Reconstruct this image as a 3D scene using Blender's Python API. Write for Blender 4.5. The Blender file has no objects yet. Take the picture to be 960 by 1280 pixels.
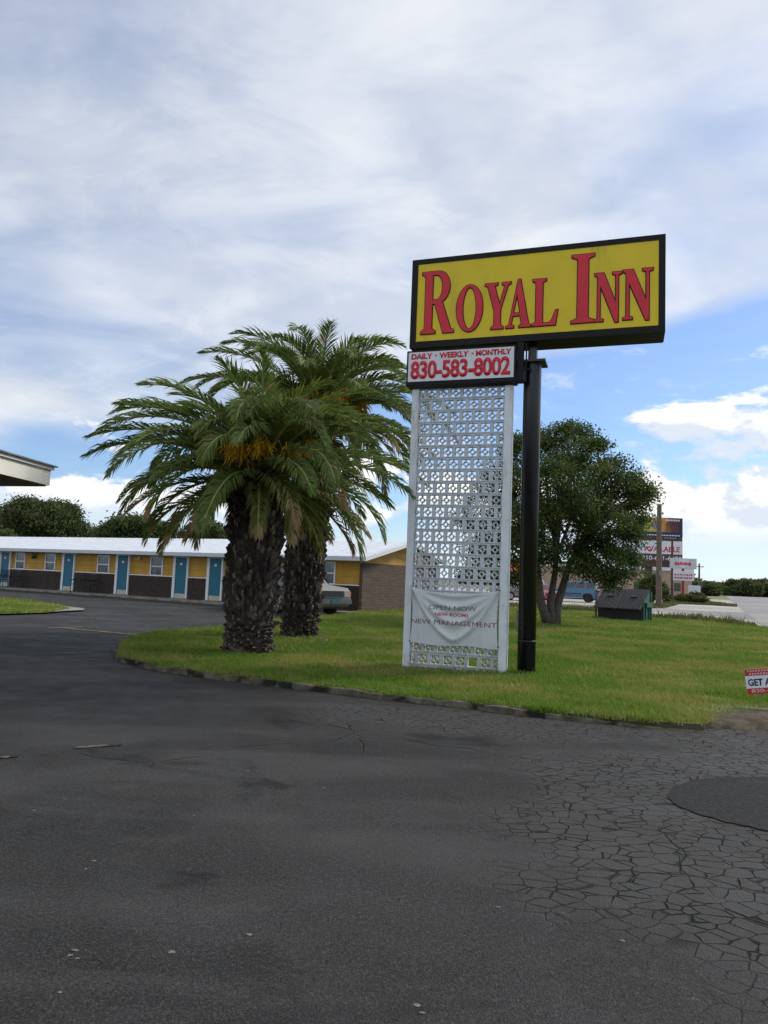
import bpy, bmesh, math, random
import numpy as np
from mathutils import Vector, Matrix
random.seed(7); rng = np.random.default_rng(7)
PI = math.pi
sc = bpy.context.scene
COL = sc.collection
# ------------------------------------------------------------------ camera
F = 900.0; CH = 1.55; PITCH = math.radians(5.14); ROLL = math.radians(2.3)
cd = bpy.data.cameras.new('camera'); cam = bpy.data.objects.new('camera', cd); COL.objects.link(cam)
cd.sensor_fit = 'HORIZONTAL'; cd.sensor_width = 36; cd.lens = 36*F/960
cd.clip_start = .05; cd.clip_end = 6000
RM = Matrix.Rotation(PI/2+PITCH, 3, 'X') @ Matrix.Rotation(ROLL, 3, 'Z')
cam.matrix_world = Matrix.Translation((0, 0, CH)) @ RM.to_4x4()
sc.camera = cam
sc.render.resolution_x = 768; sc.render.resolution_y = 1024
def ray(px, py): return RM @ Vector(((px-480)/F, -(py-640)/F, -1))
def G(px, py, z=0.0):
    d = ray(px, py); t = (z-CH)/d.z; return Vector((0, 0, CH)) + d*t
def D(px, py, Y):
    d = ray(px, py); return Vector((0, 0, CH)) + d*(Y/d.y)
# ------------------------------------------------------------------ world, sun, exposure
SUN_EL = math.radians(40); SUN_AZ = math.radians(62)      # azimuth clockwise from +Y (view direction)
w = bpy.data.worlds.new('World'); sc.world = w; w.use_nodes = True
nt = w.node_tree; nt.nodes.clear()
class NB:
    """tiny node-maths helper"""
    def __init__(s, nt): s.nt = nt
    def n(s, t, **k):
        nd = s.nt.nodes.new(t)
        for a, b in k.items(): setattr(nd, a, b)
        return nd
    def put(s, sock, v):
        if isinstance(v, bpy.types.NodeSocket): s.nt.links.new(v, sock)
        elif isinstance(v, (tuple, list, Vector)):
            v = tuple(v)
            if len(v) == 3 and sock.type == 'RGBA': v = v+(1,)
            sock.default_value = v
        else: sock.default_value = v
    def m(s, op, a, b=0.0, c=0.0, clamp=False):
        nd = s.n('ShaderNodeMath', operation=op); nd.use_clamp = clamp
        s.put(nd.inputs[0], a); s.put(nd.inputs[1], b); s.put(nd.inputs[2], c); return nd.outputs[0]
    def ss(s, x, a, b, lo=0.0, hi=1.0):
        nd = s.n('ShaderNodeMapRange', interpolation_type='SMOOTHSTEP')
        s.put(nd.inputs[0], x); s.put(nd.inputs[1], a); s.put(nd.inputs[2], b); s.put(nd.inputs[3], lo); s.put(nd.inputs[4], hi); return nd.outputs[0]
    def noise(s, vec, scale, detail=6, rough=.55, dist=0.0):
        nd = s.n('ShaderNodeTexNoise'); s.put(nd.inputs['Vector'], vec); s.put(nd.inputs['Scale'], scale)
        s.put(nd.inputs['Detail'], detail); s.put(nd.inputs['Roughness'], rough); s.put(nd.inputs['Distortion'], dist); return nd.outputs[0]
    def vor(s, vec, scale, feature='F1', rand=1.0):
        nd = s.n('ShaderNodeTexVoronoi', feature=feature); s.put(nd.inputs['Vector'], vec); s.put(nd.inputs['Scale'], scale)
        s.put(nd.inputs['Randomness'], rand); return nd.outputs[0]
    def comb(s, x, y, z):
        nd = s.n('ShaderNodeCombineXYZ'); s.put(nd.inputs[0], x); s.put(nd.inputs[1], y); s.put(nd.inputs[2], z); return nd.outputs[0]
    def sep(s, v):
        nd = s.n('ShaderNodeSeparateXYZ'); s.put(nd.inputs[0], v); return nd.outputs
    def mixc(s, f, a, b):
        nd = s.n('ShaderNodeMix', data_type='RGBA'); s.put(nd.inputs[0], f); s.put(nd.inputs[6], a); s.put(nd.inputs[7], b); return nd.outputs[2]
    def vadd(s, a, b, op='ADD'):
        nd = s.n('ShaderNodeVectorMath', operation=op); s.put(nd.inputs[0], a); s.put(nd.inputs[1], b); return nd.outputs[0]
W = NB(nt)
tc = W.n('ShaderNodeTexCoord'); X, Y, Z = W.sep(tc.outputs['Generated'])
sky = W.n('ShaderNodeTexSky', sky_type='NISHITA'); sky.sun_disc = False
sky.sun_elevation = SUN_EL; sky.sun_rotation = SUN_AZ; sky.ozone_density = 2.2; sky.dust_density = .6; sky.altitude = 200
bright = W.vadd(sky.outputs[0], (.78, .92, 1.12), 'MULTIPLY')
yr = W.m('MAXIMUM', W.m('SQRT', W.m('ADD', W.m('MULTIPLY', X, X), W.m('MULTIPLY', Y, Y))), .02)
el = W.m('DIVIDE', Z, yr)                                 # tangent of the elevation
az = W.m('DIVIDE', X, yr)                                 # sine of the azimuth
zz = W.m('ADD', W.m('MAXIMUM', Z, 0), .18)
P = W.comb(W.m('DIVIDE', X, zz), W.m('DIVIDE', Y, zz), 0)
# high veil of cloud, streaked
Pst = W.comb(W.m('ADD', W.m('MULTIPLY', W.m('DIVIDE', X, zz), .8), W.m('MULTIPLY', W.m('DIVIDE', Y, zz), .5)),
             W.m('ADD', W.m('MULTIPLY', W.m('DIVIDE', Y, zz), 1.0), W.m('MULTIPLY', W.m('DIVIDE', X, zz), -.35)), 3.1)
n1 = W.noise(Pst, 1.15, 7, .52, .35)
n2 = W.noise(Pst, 3.2, 8, .6, .6)
n3 = W.noise(W.vadd(P, (4.2, 1.3, .5)), .8, 5, .5, .3)
edge = W.m('ADD', W.m('MULTIPLY', az, .23), .258)         # lower lip of the veil rises to the right
edge = W.m('ADD', edge, W.m('MULTIPLY', W.m('SUBTRACT', n1, .5), .11))
veil = W.ss(W.m('SUBTRACT', el, edge), -.012, .035)
thin = W.ss(W.m('ADD', W.m('MULTIPLY', n1, .62), W.m('MULTIPLY', n3, .38)), .36, .60, .42, 1.0)
wis = W.ss(W.m('ADD', W.m('MULTIPLY', n2, .6), W.m('MULTIPLY', n3, .4)), .50, .64, 0, .7)
veil = W.m('MAXIMUM', W.m('MULTIPLY', veil, thin), W.m('MULTIPLY', wis, W.ss(az, -.55, .3, .35, 1.0)))
bulk = W.ss(n3, .35, .66)
ccol = W.mixc(W.ss(n2, .36, .66), (4.6, 5.05, 5.8, 1), (6.6, 6.8, 7.05, 1))
ccol = W.mixc(W.m('MULTIPLY', bulk, .62), ccol, (7.0, 7.12, 7.3, 1))
c1 = W.mixc(W.m('MAXIMUM', veil, .10), bright, ccol)
# low heaped cloud along the horizon
Q = W.comb(W.m('MULTIPLY', az, 1.0), W.m('MULTIPLY', el, 1.9), W.m('MULTIPLY', Y, .3))
q1 = W.noise(Q, 5.2, 9, .58, .25)
q2 = W.noise(W.vadd(Q, (.02, .045, 0)), 5.2, 9, .58, .25)
qb = W.noise(W.vadd(Q, (7.7, 2.1, 0)), 2.3, 3, .5)
top = W.m('ADD', .148, W.m('MULTIPLY', W.ss(az, .20, .36), .085))
top = W.m('ADD', top, W.m('MULTIPLY', W.m('SUBTRACT', qb, .5), .14))
den = W.m('ADD', W.m('MULTIPLY', W.m('SUBTRACT', top, el), 5.5), W.m('MULTIPLY', W.m('SUBTRACT', q1, .5), 3.0))
cum = W.m('MULTIPLY', W.ss(den, .0, .22), W.ss(el, .02, .085, .35, 1.0))
lit = W.ss(W.m('SUBTRACT', q1, q2), -.035, .05)
kcol = W.mixc(lit, (5.6, 6.1, 6.9, 1), (8.6, 8.5, 8.35, 1))
kcol = W.mixc(W.ss(el, .03, .13), (5.6, 6.3, 7.1, 1), kcol)
c2 = W.mixc(cum, c1, kcol)
c2 = W.mixc(W.ss(el, .0, .07, .55, 0), c2, (6.2, 7.3, 8.0, 1))
bg = W.n('ShaderNodeBackground'); W.put(bg.inputs[0], c2); bg.inputs[1].default_value = .1
out = W.n('ShaderNodeOutputWorld'); nt.links.new(bg.outputs[0], out.inputs[0])
sl = bpy.data.lights.new('sun', 'SUN'); sl.energy = 2.3; sl.angle = math.radians(12); sl.color = (1, .95, .88)
so = bpy.data.objects.new('sun', sl); COL.objects.link(so)
sd = Vector((math.sin(SUN_AZ)*math.cos(SUN_EL), math.cos(SUN_AZ)*math.cos(SUN_EL), math.sin(SUN_EL)))
so.rotation_euler = sd.to_track_quat('Z', 'Y').to_euler(); so.location = sd*200
vs = sc.view_settings; vs.view_transform = 'Standard'; vs.look = 'None'; vs.exposure = .46; vs.gamma = 1; vs.use_curve_mapping = False
# ------------------------------------------------------------------ materials
def mat(name, col, rough=.6, var=.18, vscale=3.0, bump=0.0, bscale=30.0, metal=0.0, col2=None, c2t=(.45, .62), spec=.4, dirt=None, dscale=1.2, trans=0.0):
    m = bpy.data.materials.new(name); m.use_nodes = True; t = m.node_tree; t.nodes.clear(); N = NB(t)
    o = N.n('ShaderNodeTexCoord').outputs['Object']
    c = tuple(col)+(1,)
    n = N.noise(o, vscale, 6, .6)
    a = tuple(min(1, v*(1-var)) for v in col)+(1,); b = tuple(min(1, v*(1+var)) for v in col)+(1,)
    cc = N.mixc(N.ss(n, .3, .7), a, b)
    if col2: cc = N.mixc(N.ss(N.noise(N.vadd(o, (3, 7, 1)), vscale*.45, 5, .6), *c2t), cc, tuple(col2)+(1,))
    if dirt:
        dn = N.m('MULTIPLY', N.noise(N.vadd(N.comb(*[N.m('MULTIPLY', s, k) for s, k in zip(N.sep(o), (1, 1, .25))]), (9, 2, 4)), dscale*4, 7, .65), 1.0)
        cc = N.mixc(N.ss(dn, .52, .72, 0, .75), cc, tuple(dirt)+(1,))
    p = N.n('ShaderNodeBsdfPrincipled'); N.put(p.inputs['Base Color'], cc)
    N.put(p.inputs['Roughness'], N.ss(n, .2, .8, max(.03, rough-.06), min(1, rough+.08))); p.inputs['Metallic'].default_value = metal
    p.inputs['Specular IOR Level'].default_value = spec
    if bump:
        bn = N.n('ShaderNodeBump'); bn.inputs['Strength'].default_value = bump; bn.inputs['Distance'].default_value = .02
        N.put(bn.inputs['Height'], N.noise(o, bscale, 5, .6)); t.links.new(bn.outputs[0], p.inputs['Normal'])
    oo = N.n('ShaderNodeOutputMaterial')
    if trans:
        tr = N.n('ShaderNodeBsdfTranslucent'); N.put(tr.inputs[0], cc); mx = N.n('ShaderNodeMixShader'); mx.inputs[0].default_value = trans
        t.links.new(p.outputs[0], mx.inputs[1]); t.links.new(tr.outputs[0], mx.inputs[2]); t.links.new(mx.outputs[0], oo.inputs[0])
    else: t.links.new(p.outputs[0], oo.inputs[0])
    return m
def glass(name, col):
    return mat(name, col, .08, .25, 1.5, spec=.8)
M = {}
M['white_paint'] = mat('white_paint', (.66, .70, .74), .55, .06, 6, .15, 40, dirt=(.36, .35, .33), dscale=1.6)
M['block_paint'] = mat('block_paint', (.56, .61, .66), .7, .08, 8, .35, 60, dirt=(.42, .42, .40), dscale=2.2)
M['trim_white'] = mat('trim_white', (.72, .73, .74), .5, .05, 4)
M['cream'] = mat('cream_paint', (.84, .81, .72), .6, .05, 1.5, col2=(.70, .56, .25), c2t=(.60, .68))
M['roof_metal'] = mat('roof_metal', (.62, .65, .69), .5, .06, 2, .1, 8)
M['fascia'] = mat('fascia_grey', (.52, .56, .62), .5, .05, 2)
M['soffit'] = mat('soffit_boards', (.16, .09, .05), .7, .3, 3)
M['teal'] = mat('teal_door_paint', (.005, .125, .20), .45, .08, 3)
M['kick'] = mat('kick_plate', (.45, .43, .36), .6, .15, 6)
M['black_metal'] = mat('black_metal', (.016, .016, .02), .38, .3, 5, spec=.5)
M['pole_paint'] = mat('pole_paint', (.005, .0045, .008), .30, .25, 3, .08, 20, spec=.55)
M['sign_black'] = mat('sign_black', (.005, .005, .006), .45, .3, 3, .05, 20, spec=.2)
M['sign_yellow'] = mat('sign_yellow', (.68, .52, .010), .42, .05, 1.5, dirt=(.45, .37, .02), dscale=.7)
M['sign_red'] = mat('sign_red', (.58, .016, .035), .45, .12, 4)
M['sign_white'] = mat('sign_white', (.66, .68, .74), .4, .05, 2, dirt=(.52, .53, .56), dscale=1)
M['banner_cloth'] = mat('banner_cloth', (.64, .68, .70), .6, .05, 3, trans=.12)
M['text_grey'] = mat('banner_grey_print', (.16, .13, .16), .6, .2, 6)
M['text_red'] = mat('banner_red_print', (.42, .03, .05), .6, .2, 6)
M['text_maroon'] = mat('banner_maroon_print', (.24, .06, .09), .6, .2, 6)
M['concrete'] = mat('concrete', (.24, .23, .20), .85, .15, 4, .3, 30, col2=(.14, .13, .11))
M['kerb'] = mat('weathered_kerb', (.105, .095, .072), .95, .45, 7, .6, 25, col2=(.022, .020, .017), c2t=(.46, .60), spec=.1)
M['tyre'] = mat('tyre_rubber', (.018, .018, .018), .8)
M['rim'] = mat('wheel_rim', (.35, .36, .38), .3, metal=.8)
M['dark_rim'] = mat('dark_wheel_rim', (.04, .04, .045), .4, metal=.5)
M['glass'] = glass('dark_glass', (.02, .028, .035))
M['pane'] = mat('window_pane', (.035, .055, .085), .08, .6, 2.2, spec=.9, col2=(.13, .17, .24), c2t=(.55, .68))
M['chrome'] = mat('chrome', (.18, .185, .19), .35, .08, 3, metal=.9)
M['silver'] = mat('silver_car_paint', (.21, .205, .195), .6, .06, 2, spec=.15)
M['blue_car'] = mat('blue_car_paint', (.07, .16, .27), .3, .06, 2, spec=.6, metal=.2)
M['white_car'] = mat('white_car_paint', (.55, .57, .60), .3, .05, 2, spec=.6)
M['red_car'] = mat('red_car_paint', (.35, .03, .05), .3, .06, 2, spec=.6)
M['lamp_clear'] = mat('headlight_lens', (.30, .31, .31), .15, .2, 9, spec=.8)
M['amber'] = mat('amber_lens', (.65, .20, .03), .25, .1)
M['tail'] = mat('tail_lens', (.35, .02, .02), .25, .1)
M['plate'] = mat('number_plate', (.02, .10, .10), .4, .2)
M['green_steel'] = mat('green_steel', (.022, .10, .065), .5, .25, 4, .1, 10, dirt=(.09, .06, .035), dscale=1)
M['black_plastic'] = mat('black_plastic', (.022, .022, .025), .5, .25, 5)
M['wood_pole'] = mat('wood_pole', (.13, .10, .08), .85, .25, 5, .3, 20)
M['rust_brown'] = mat('rust_brown_steel', (.085, .045, .038), .7, .25, 1)
M['red_post'] = mat('red_post', (.30, .02, .03), .5)
M['tan_wall'] = mat('tan_wall', (.36, .27, .20), .8, .08, .6)
M['orange_wall'] = mat('orange_wall', (.75, .16, .06), .7, .1, .6)
M['grey_metal'] = mat('grey_metal', (.22, .23, .24), .5, metal=.4)
M['dirt'] = mat('dirt', (.075, .06, .042), .95, .45, 9, .6, 30, col2=(.10, .085, .06), spec=.1)
M['yellow_line'] = mat('faded_yellow_paint', (.42, .30, .10), .85, .2, 9, col2=(.14, .12, .08), c2t=(.42, .6))
M['pale_line'] = mat('worn_pale_paint', (.10, .095, .08), .9, .35, 14, col2=(.030, .029, .028), c2t=(.42, .50), spec=.1)
M['chip'] = mat('pale_chip', (.16, .155, .135), .9, .3, 40, spec=.1)
M['road_line'] = mat('road_paint', (.33, .33, .31), .8, .1, 5)
def siding():
    m = bpy.data.materials.new('yellow_siding'); m.use_nodes = True; t = m.node_tree; t.nodes.clear(); N = NB(t)
    o = N.n('ShaderNodeTexCoord').outputs['Object']; x, y, z = N.sep(o)
    fr = N.m('FRACT', N.m('DIVIDE', z, .30)); line = N.ss(fr, .0, .07, 1, 0)
    col = N.mixc(N.ss(N.noise(o, 1.3, 5), .3, .7), (.44, .235, .022, 1), (.54, .30, .035, 1))
    col = N.mixc(N.m('MULTIPLY', line, .6), col, (.22, .12, .02, 1))
    p = N.n('ShaderNodeBsdfPrincipled'); N.put(p.inputs['Base Color'], col); p.inputs['Roughness'].default_value = .65
    b = N.n('ShaderNodeBump'); b.inputs['Distance'].default_value = .012; N.put(b.inputs['Height'], fr); b.invert = True
    t.links.new(b.outputs[0], p.inputs['Normal']); t.links.new(p.outputs[0], N.n('ShaderNodeOutputMaterial').inputs[0]); return m
M['siding'] = siding()
def stone(name, c1, c2, cm, bw=.42, bh=.075, axis=0):
    m = bpy.data.materials.new(name); m.use_nodes = True; t = m.node_tree; t.nodes.clear(); N = NB(t)
    o = N.n('ShaderNodeTexCoord').outputs['Object']; x, y, z = N.sep(o)
    b = N.n('ShaderNodeTexBrick'); N.put(b.inputs['Vector'], N.comb(x if axis == 0 else y, N.m('ADD', z, N.m('MULTIPLY', N.noise(o, 1.5), .03)), 0))
    N.put(b.inputs['Color1'], c1+(1,)); N.put(b.inputs['Color2'], c2+(1,)); N.put(b.inputs['Mortar'], cm+(1,))
    b.inputs['Scale'].default_value = 1; b.inputs['Mortar Size'].default_value = .008; b.inputs['Brick Width'].default_value = bw; b.inputs['Row Height'].default_value = bh
    col = N.mixc(N.ss(N.noise(o, 5, 6, .7), .35, .7, 0, .6), b.outputs[0], tuple(v*.5 for v in c1)+(1,))
    p = N.n('ShaderNodeBsdfPrincipled'); N.put(p.inputs['Base Color'], col); p.inputs['Roughness'].default_value = .85
    bb = N.n('ShaderNodeBump'); bb.inputs['Distance'].default_value = .03; bb.inputs['Strength'].default_value = .7
    N.put(bb.inputs['Height'], N.m('ADD', N.m('MULTIPLY', b.outputs[1], -1), N.noise(o, 7, 4)))
    t.links.new(bb.outputs[0], p.inputs['Normal']); t.links.new(p.outputs[0], N.n('ShaderNodeOutputMaterial').inputs[0]); return m
def blockmat():
    m = bpy.data.materials.new('painted_breeze_block'); m.use_nodes = True; t = m.node_tree; t.nodes.clear(); N = NB(t)
    o = N.n('ShaderNodeTexCoord').outputs['Object']; x, y, z = N.sep(o)
    b = N.n('ShaderNodeTexBrick'); N.put(b.inputs['Vector'], N.comb(N.m('ADD', x, 9.2722), N.m('ADD', z, 4.1-.115), 0)); b.offset = .5
    N.put(b.inputs['Color1'], (.58, .62, .67, 1)); N.put(b.inputs['Color2'], (.50, .55, .60, 1)); N.put(b.inputs['Mortar'], (.34, .36, .38, 1))
    b.inputs['Scale'].default_value = 1; b.inputs['Mortar Size'].default_value = .0045; b.inputs['Mortar Smooth'].default_value = .3; b.inputs['Brick Width'].default_value = .2111; b.inputs['Row Height'].default_value = .205
    st = N.noise(N.comb(N.m('MULTIPLY', x, 5), y, N.m('MULTIPLY', z, .9)), 1.6, 7, .65)
    col = N.mixc(N.ss(st, .52, .70, 0, .55), b.outputs[0], (.30, .31, .30, 1))
    col = N.mixc(N.ss(N.m('ADD', z, N.m('MULTIPLY', N.noise(o, 4), .5)), .75, .25, 0, .45), col, (.27, .26, .22, 1))
    p = N.n('ShaderNodeBsdfPrincipled'); N.put(p.inputs['Base Color'], col); p.inputs['Roughness'].default_value = .8; p.inputs['Specular IOR Level'].default_value = .2
    bb = N.n('ShaderNodeBump'); bb.inputs['Distance'].default_value = .008; N.put(bb.inputs['Height'], N.m('SUBTRACT', N.noise(o, 60, 3), b.outputs[1]))
    t.links.new(bb.outputs[0], p.inputs['Normal']); t.links.new(p.outputs[0], N.n('ShaderNodeOutputMaterial').inputs[0]); return m
M['block_paint'] = blockmat()
M['stone_dark'] = stone('dark_stone_skirt', (.040, .026, .022), (.058, .038, .031), (.03, .02, .017))
M['stone_gable'] = stone('brown_ledgestone', (.15, .095, .065), (.085, .055, .040), (.05, .035, .028), .5, .07, 1)
def ellmask(N, x, y, cx, cy, rx, ry, ang, nz, amp, e0=.9, e1=1.12):
    ca, sa = math.cos(ang), math.sin(ang)
    dx = N.m('SUBTRACT', x, cx); dy = N.m('SUBTRACT', y, cy)
    u = N.m('DIVIDE', N.m('ADD', N.m('MULTIPLY', dx, ca), N.m('MULTIPLY', dy, sa)), rx)
    v = N.m('DIVIDE', N.m('SUBTRACT', N.m('MULTIPLY', dy, ca), N.m('MULTIPLY', dx, sa)), ry)
    d = N.m('SQRT', N.m('ADD', N.m('MULTIPLY', u, u), N.m('MULTIPLY', v, v)))
    d = N.m('ADD', d, N.m('MULTIPLY', N.m('SUBTRACT', nz, .5), amp))
    return N.ss(d, e0, e1, 1, 0)
def asphalt():
    m = bpy.data.materials.new('asphalt'); m.use_nodes = True; t = m.node_tree; t.nodes.clear(); N = NB(t)
    o = N.n('ShaderNodeTexCoord').outputs['Object']; x, y, z = N.sep(o)
    big = N.noise(o, .35, 6, .6, .4); mid = N.noise(o, 2.2, 7, .65); fine = N.noise(o, 85, 4, .75); agg = N.vor(o, 120)
    swp = N.noise(N.comb(N.m('MULTIPLY', N.m('ADD', x, N.m('MULTIPLY', y, .35)), .35), N.m('MULTIPLY', y, 1.5), 0), .9, 5, .55, .5)
    col = N.mixc(N.ss(big, .3, .7), (.014, .0138, .0135, 1), (.035, .0345, .034, 1))
    col = N.mixc(N.ss(swp, .44, .66, 0, .8), col, (.047, .046, .046, 1))
    col = N.mixc(N.ss(mid, .48, .75, 0, .5), col, (.042, .038, .032, 1))
    col = N.mixc(N.ss(fine, .50, .72, 0, .75), col, (.095, .09, .083, 1))
    col = N.mixc(N.ss(fine, .48, .30, 0, .7), col, (.004, .004, .004, 1))
    gr2 = N.noise(o, 38, 5, .8)
    col = N.mixc(N.ss(gr2, .52, .70, 0, .55), col, (.085, .082, .076, 1))
    col = N.mixc(N.ss(gr2, .46, .32, 0, .6), col, (.006, .006, .006, 1))
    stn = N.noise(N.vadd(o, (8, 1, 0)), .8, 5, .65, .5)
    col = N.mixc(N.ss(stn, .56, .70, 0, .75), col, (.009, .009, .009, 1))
    dst = N.noise(N.vadd(o, (1, 12, 0)), 1.3, 6, .7, .3)
    col = N.mixc(N.ss(dst, .56, .74, 0, .5), col, (.066, .062, .054, 1))
    seam = N.m('ABSOLUTE', N.m('ADD', N.m('SUBTRACT', N.m('ADD', y, N.m('MULTIPLY', x, .32)), 6.9), N.m('MULTIPLY', N.m('SUBTRACT', N.noise(o, .6, 5, .6), .5), .5)))
    col = N.mixc(N.m('MULTIPLY', N.ss(seam, .012, .0, 0, .7), N.ss(N.noise(o, 1.1, 3), .42, .55)), col, (.006, .006, .006, 1))
    trk = N.m('ABSOLUTE', N.m('SUBTRACT', N.m('FRACT', N.m('DIVIDE', N.m('ADD', N.m('ADD', y, N.m('MULTIPLY', x, .25)), N.m('MULTIPLY', N.m('MULTIPLY', x, x), .03)), 1.75)), .5))
    col = N.mixc(N.m('MULTIPLY', N.ss(trk, .28, .08), N.ss(big, .42, .62, 0, .35)), col, (.058, .057, .056, 1))
    speck = N.ss(N.vor(o, 1.6), .022, .012, 0, 1)
    sp2 = N.ss(N.noise(N.vadd(o, (5, 5, 5)), 6, 4, .7), .70, .74, 0, .5)
    col = N.mixc(N.m('MAXIMUM', N.m('MULTIPLY', speck, .8), sp2), col, (.17, .165, .15, 1))
    wn = N.noise(o, 1.0, 4, .6)
    m1 = ellmask(N, x, y, 3.35, 4.5, 2.6, 2.9, 0, wn, .8, .80, 1.08)
    m2 = ellmask(N, x, y, 1.5, 8.1, 2.1, .8, -.1, wn, 1.2)
    m3 = ellmask(N, x, y, 5.2, 7.4, 2.4, 1.3, 0, wn, 1.2)
    mk = N.m('MAXIMUM', N.m('MAXIMUM', m1, N.m('MULTIPLY', m2, .75)), m3)
    nv = N.n('ShaderNodeTexNoise'); N.put(nv.inputs['Vector'], o); nv.inputs['Scale'].default_value = 4.0; nv.inputs['Detail'].default_value = 4
    wv = N.vadd(o, N.vadd(N.vadd(nv.outputs['Color'], (-.5, -.5, -.5)), (.055, .055, 0), 'MULTIPLY'))
    # blocks a little longer across the drive, as old crazed asphalt has
    wv = N.vadd(wv, (.85, 1.15, 1), 'MULTIPLY')
    e1 = N.vor(wv, 8.6, 'DISTANCE_TO_EDGE', .95); cell = N.vor(wv, 8.6, 'F1', .95)
    cw = N.m('ADD', .016, N.m('MULTIPLY', N.ss(N.noise(o, 7, 5, .7), .35, .7), .080))
    cr = N.m('MULTIPLY', N.ss(e1, 0, cw, 1, 0), mk)
    # stray long cracks
    nv2 = N.n('ShaderNodeTexNoise'); N.put(nv2.inputs['Vector'], o); nv2.inputs['Scale'].default_value = 1.5; nv2.inputs['Detail'].default_value = 6
    wv2 = N.vadd(o, N.vadd(N.vadd(nv2.outputs['Color'], (-.5, -.5, -.5)), (.5, .5, 0), 'MULTIPLY'))
    e2 = N.vor(wv2, .42, 'DISTANCE_TO_EDGE')
    lm = N.ss(N.noise(N.vadd(o, (3, 9, 0)), .55, 3), .50, .60)
    cr2 = N.m('MULTIPLY', N.ss(e2, .0, .006, .8, 0), lm)
    crk = N.m('MAXIMUM', cr, cr2)
    col = N.mixc(N.m('MULTIPLY', mk, .6), col, (.056, .055, .052, 1))
    col = N.mixc(N.m('MULTIPLY', crk, .95), col, (.0025, .0025, .0025, 1))
    col = N.mixc(N.ss(N.m('ADD', x, N.m('MULTIPLY', N.m('SUBTRACT', mid, .5), 3)), 4.5, 8, 0, .5), col, (.06, .055, .047, 1))
    p = N.n('ShaderNodeBsdfPrincipled'); N.put(p.inputs['Base Color'], col); N.put(p.inputs['Roughness'], N.ss(mid, .3, .7, .62, .85))
    p.inputs['Specular IOR Level'].default_value = .14
    h = N.m('ADD', N.m('MULTIPLY', fine, .35), N.m('MULTIPLY', agg, .35)); h = N.m('SUBTRACT', h, N.m('MULTIPLY', crk, 1.6)); h = N.m('ADD', h, N.m('MULTIPLY', mid, .6))
    b = N.n('ShaderNodeBump'); b.inputs['Distance'].default_value = .012; b.inputs['Strength'].default_value = .9; N.put(b.inputs['Height'], h)
    t.links.new(b.outputs[0], p.inputs['Normal']); t.links.new(p.outputs[0], N.n('ShaderNodeOutputMaterial').inputs[0]); return m
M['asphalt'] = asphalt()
M['patch'] = mat('fresh_asphalt_patch', (.019, .019, .0185), .8, .5, 60, .9, 70, col2=(.032, .031, .03), spec=.14)
M['highway'] = mat('worn_highway_asphalt', (.19, .185, .18), .85, .12, .3, col2=(.25, .24, .225))
M['street'] = mat('grey_street_asphalt', (.17, .165, .16), .85, .15, .4, col2=(.24, .23, .21))
M['lot'] = mat('pale_concrete_lot', (.36, .34, .30), .85, .12, .25, col2=(.26, .25, .22))
M['soil'] = mat('turf_soil', (.095, .120, .028), .95, .4, 5, .4, 20, col2=(.15, .125, .06), c2t=(.46, .62))
M['ground'] = mat('dry_grass_ground', (.13, .135, .045), .95, .3, .08, col2=(.19, .16, .08))
M['median'] = mat('verge_grass', (.13, .125, .04), .95, .3, 1.0, col2=(.20, .16, .08))
def grassmat(name, g1, g2, g3):
    m = bpy.data.materials.new(name); m.use_nodes = True; t = m.node_tree; t.nodes.clear(); N = NB(t)
    o = N.n('ShaderNodeTexCoord').outputs['Object']
    a = N.noise(o, .55, 5, .6); b = N.noise(o, 14, 3, .7)
    col = N.mixc(N.ss(b, .3, .7), g1+(1,), g2+(1,)); col = N.mixc(N.ss(a, .42, .64, 0, .85), col, g3+(1,))
    p = N.n('ShaderNodeBsdfPrincipled'); N.put(p.inputs['Base Color'], col); p.inputs['Roughness'].default_value = .6; p.inputs['Specular IOR Level'].default_value = .25
    tr = N.n('ShaderNodeBsdfTranslucent'); N.put(tr.inputs[0], col); mx = N.n('ShaderNodeMixShader'); mx.inputs[0].default_value = .35
    t.links.new(p.outputs[0], mx.inputs[1]); t.links.new(tr.outputs[0], mx.inputs[2]); t.links.new(mx.outputs[0], N.n('ShaderNodeOutputMaterial').inputs[0]); return m
M['grass'] = grassmat('lawn_grass', (.095, .185, .020), (.20, .29, .038), (.32, .30, .085))
M['weed'] = grassmat('weeds', (.06, .085, .025), (.12, .13, .04), (.19, .16, .07))
M['frond'] = grassmat('palm_leaf', (.065, .115, .022), (.175, .230, .065), (.125, .165, .030))
M['frond_yel'] = grassmat('yellowing_palm_leaf', (.10, .125, .03), (.17, .17, .035), (.13, .14, .035))
M['frond_tip'] = grassmat('dry_palm_tip', (.28, .19, .085), (.40, .29, .15), (.33, .25, .12))
M['rachis'] = mat('palm_rachis', (.26, .29, .09), .5, .2, 4)
M['rachis_dry'] = mat('dry_palm_rachis', (.16, .11, .06), .7, .25, 4)
M['fruit'] = mat('palm_fruit_stalks', (.70, .40, .02), .6, .35, 12)
M['boot'] = mat('palm_boots', (.052, .038, .032), .9, .5, 9, .6, 40, col2=(.15, .125, .105), c2t=(.50, .66))
M['boot_cut'] = mat('cut_palm_boots', (.17, .145, .12), .9, .45, 14, .5, 40)
M['bark'] = mat('tree_bark', (.095, .08, .066), .9, .35, 9, .6, 30)
M['leaf_dark'] = grassmat('dark_tree_leaf', (.030, .060, .014), (.075, .120, .028), (.120, .145, .038))
M['leaf_far'] = grassmat('far_tree_leaf', (.045, .070, .022), (.085, .115, .036), (.12, .135, .045))
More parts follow.
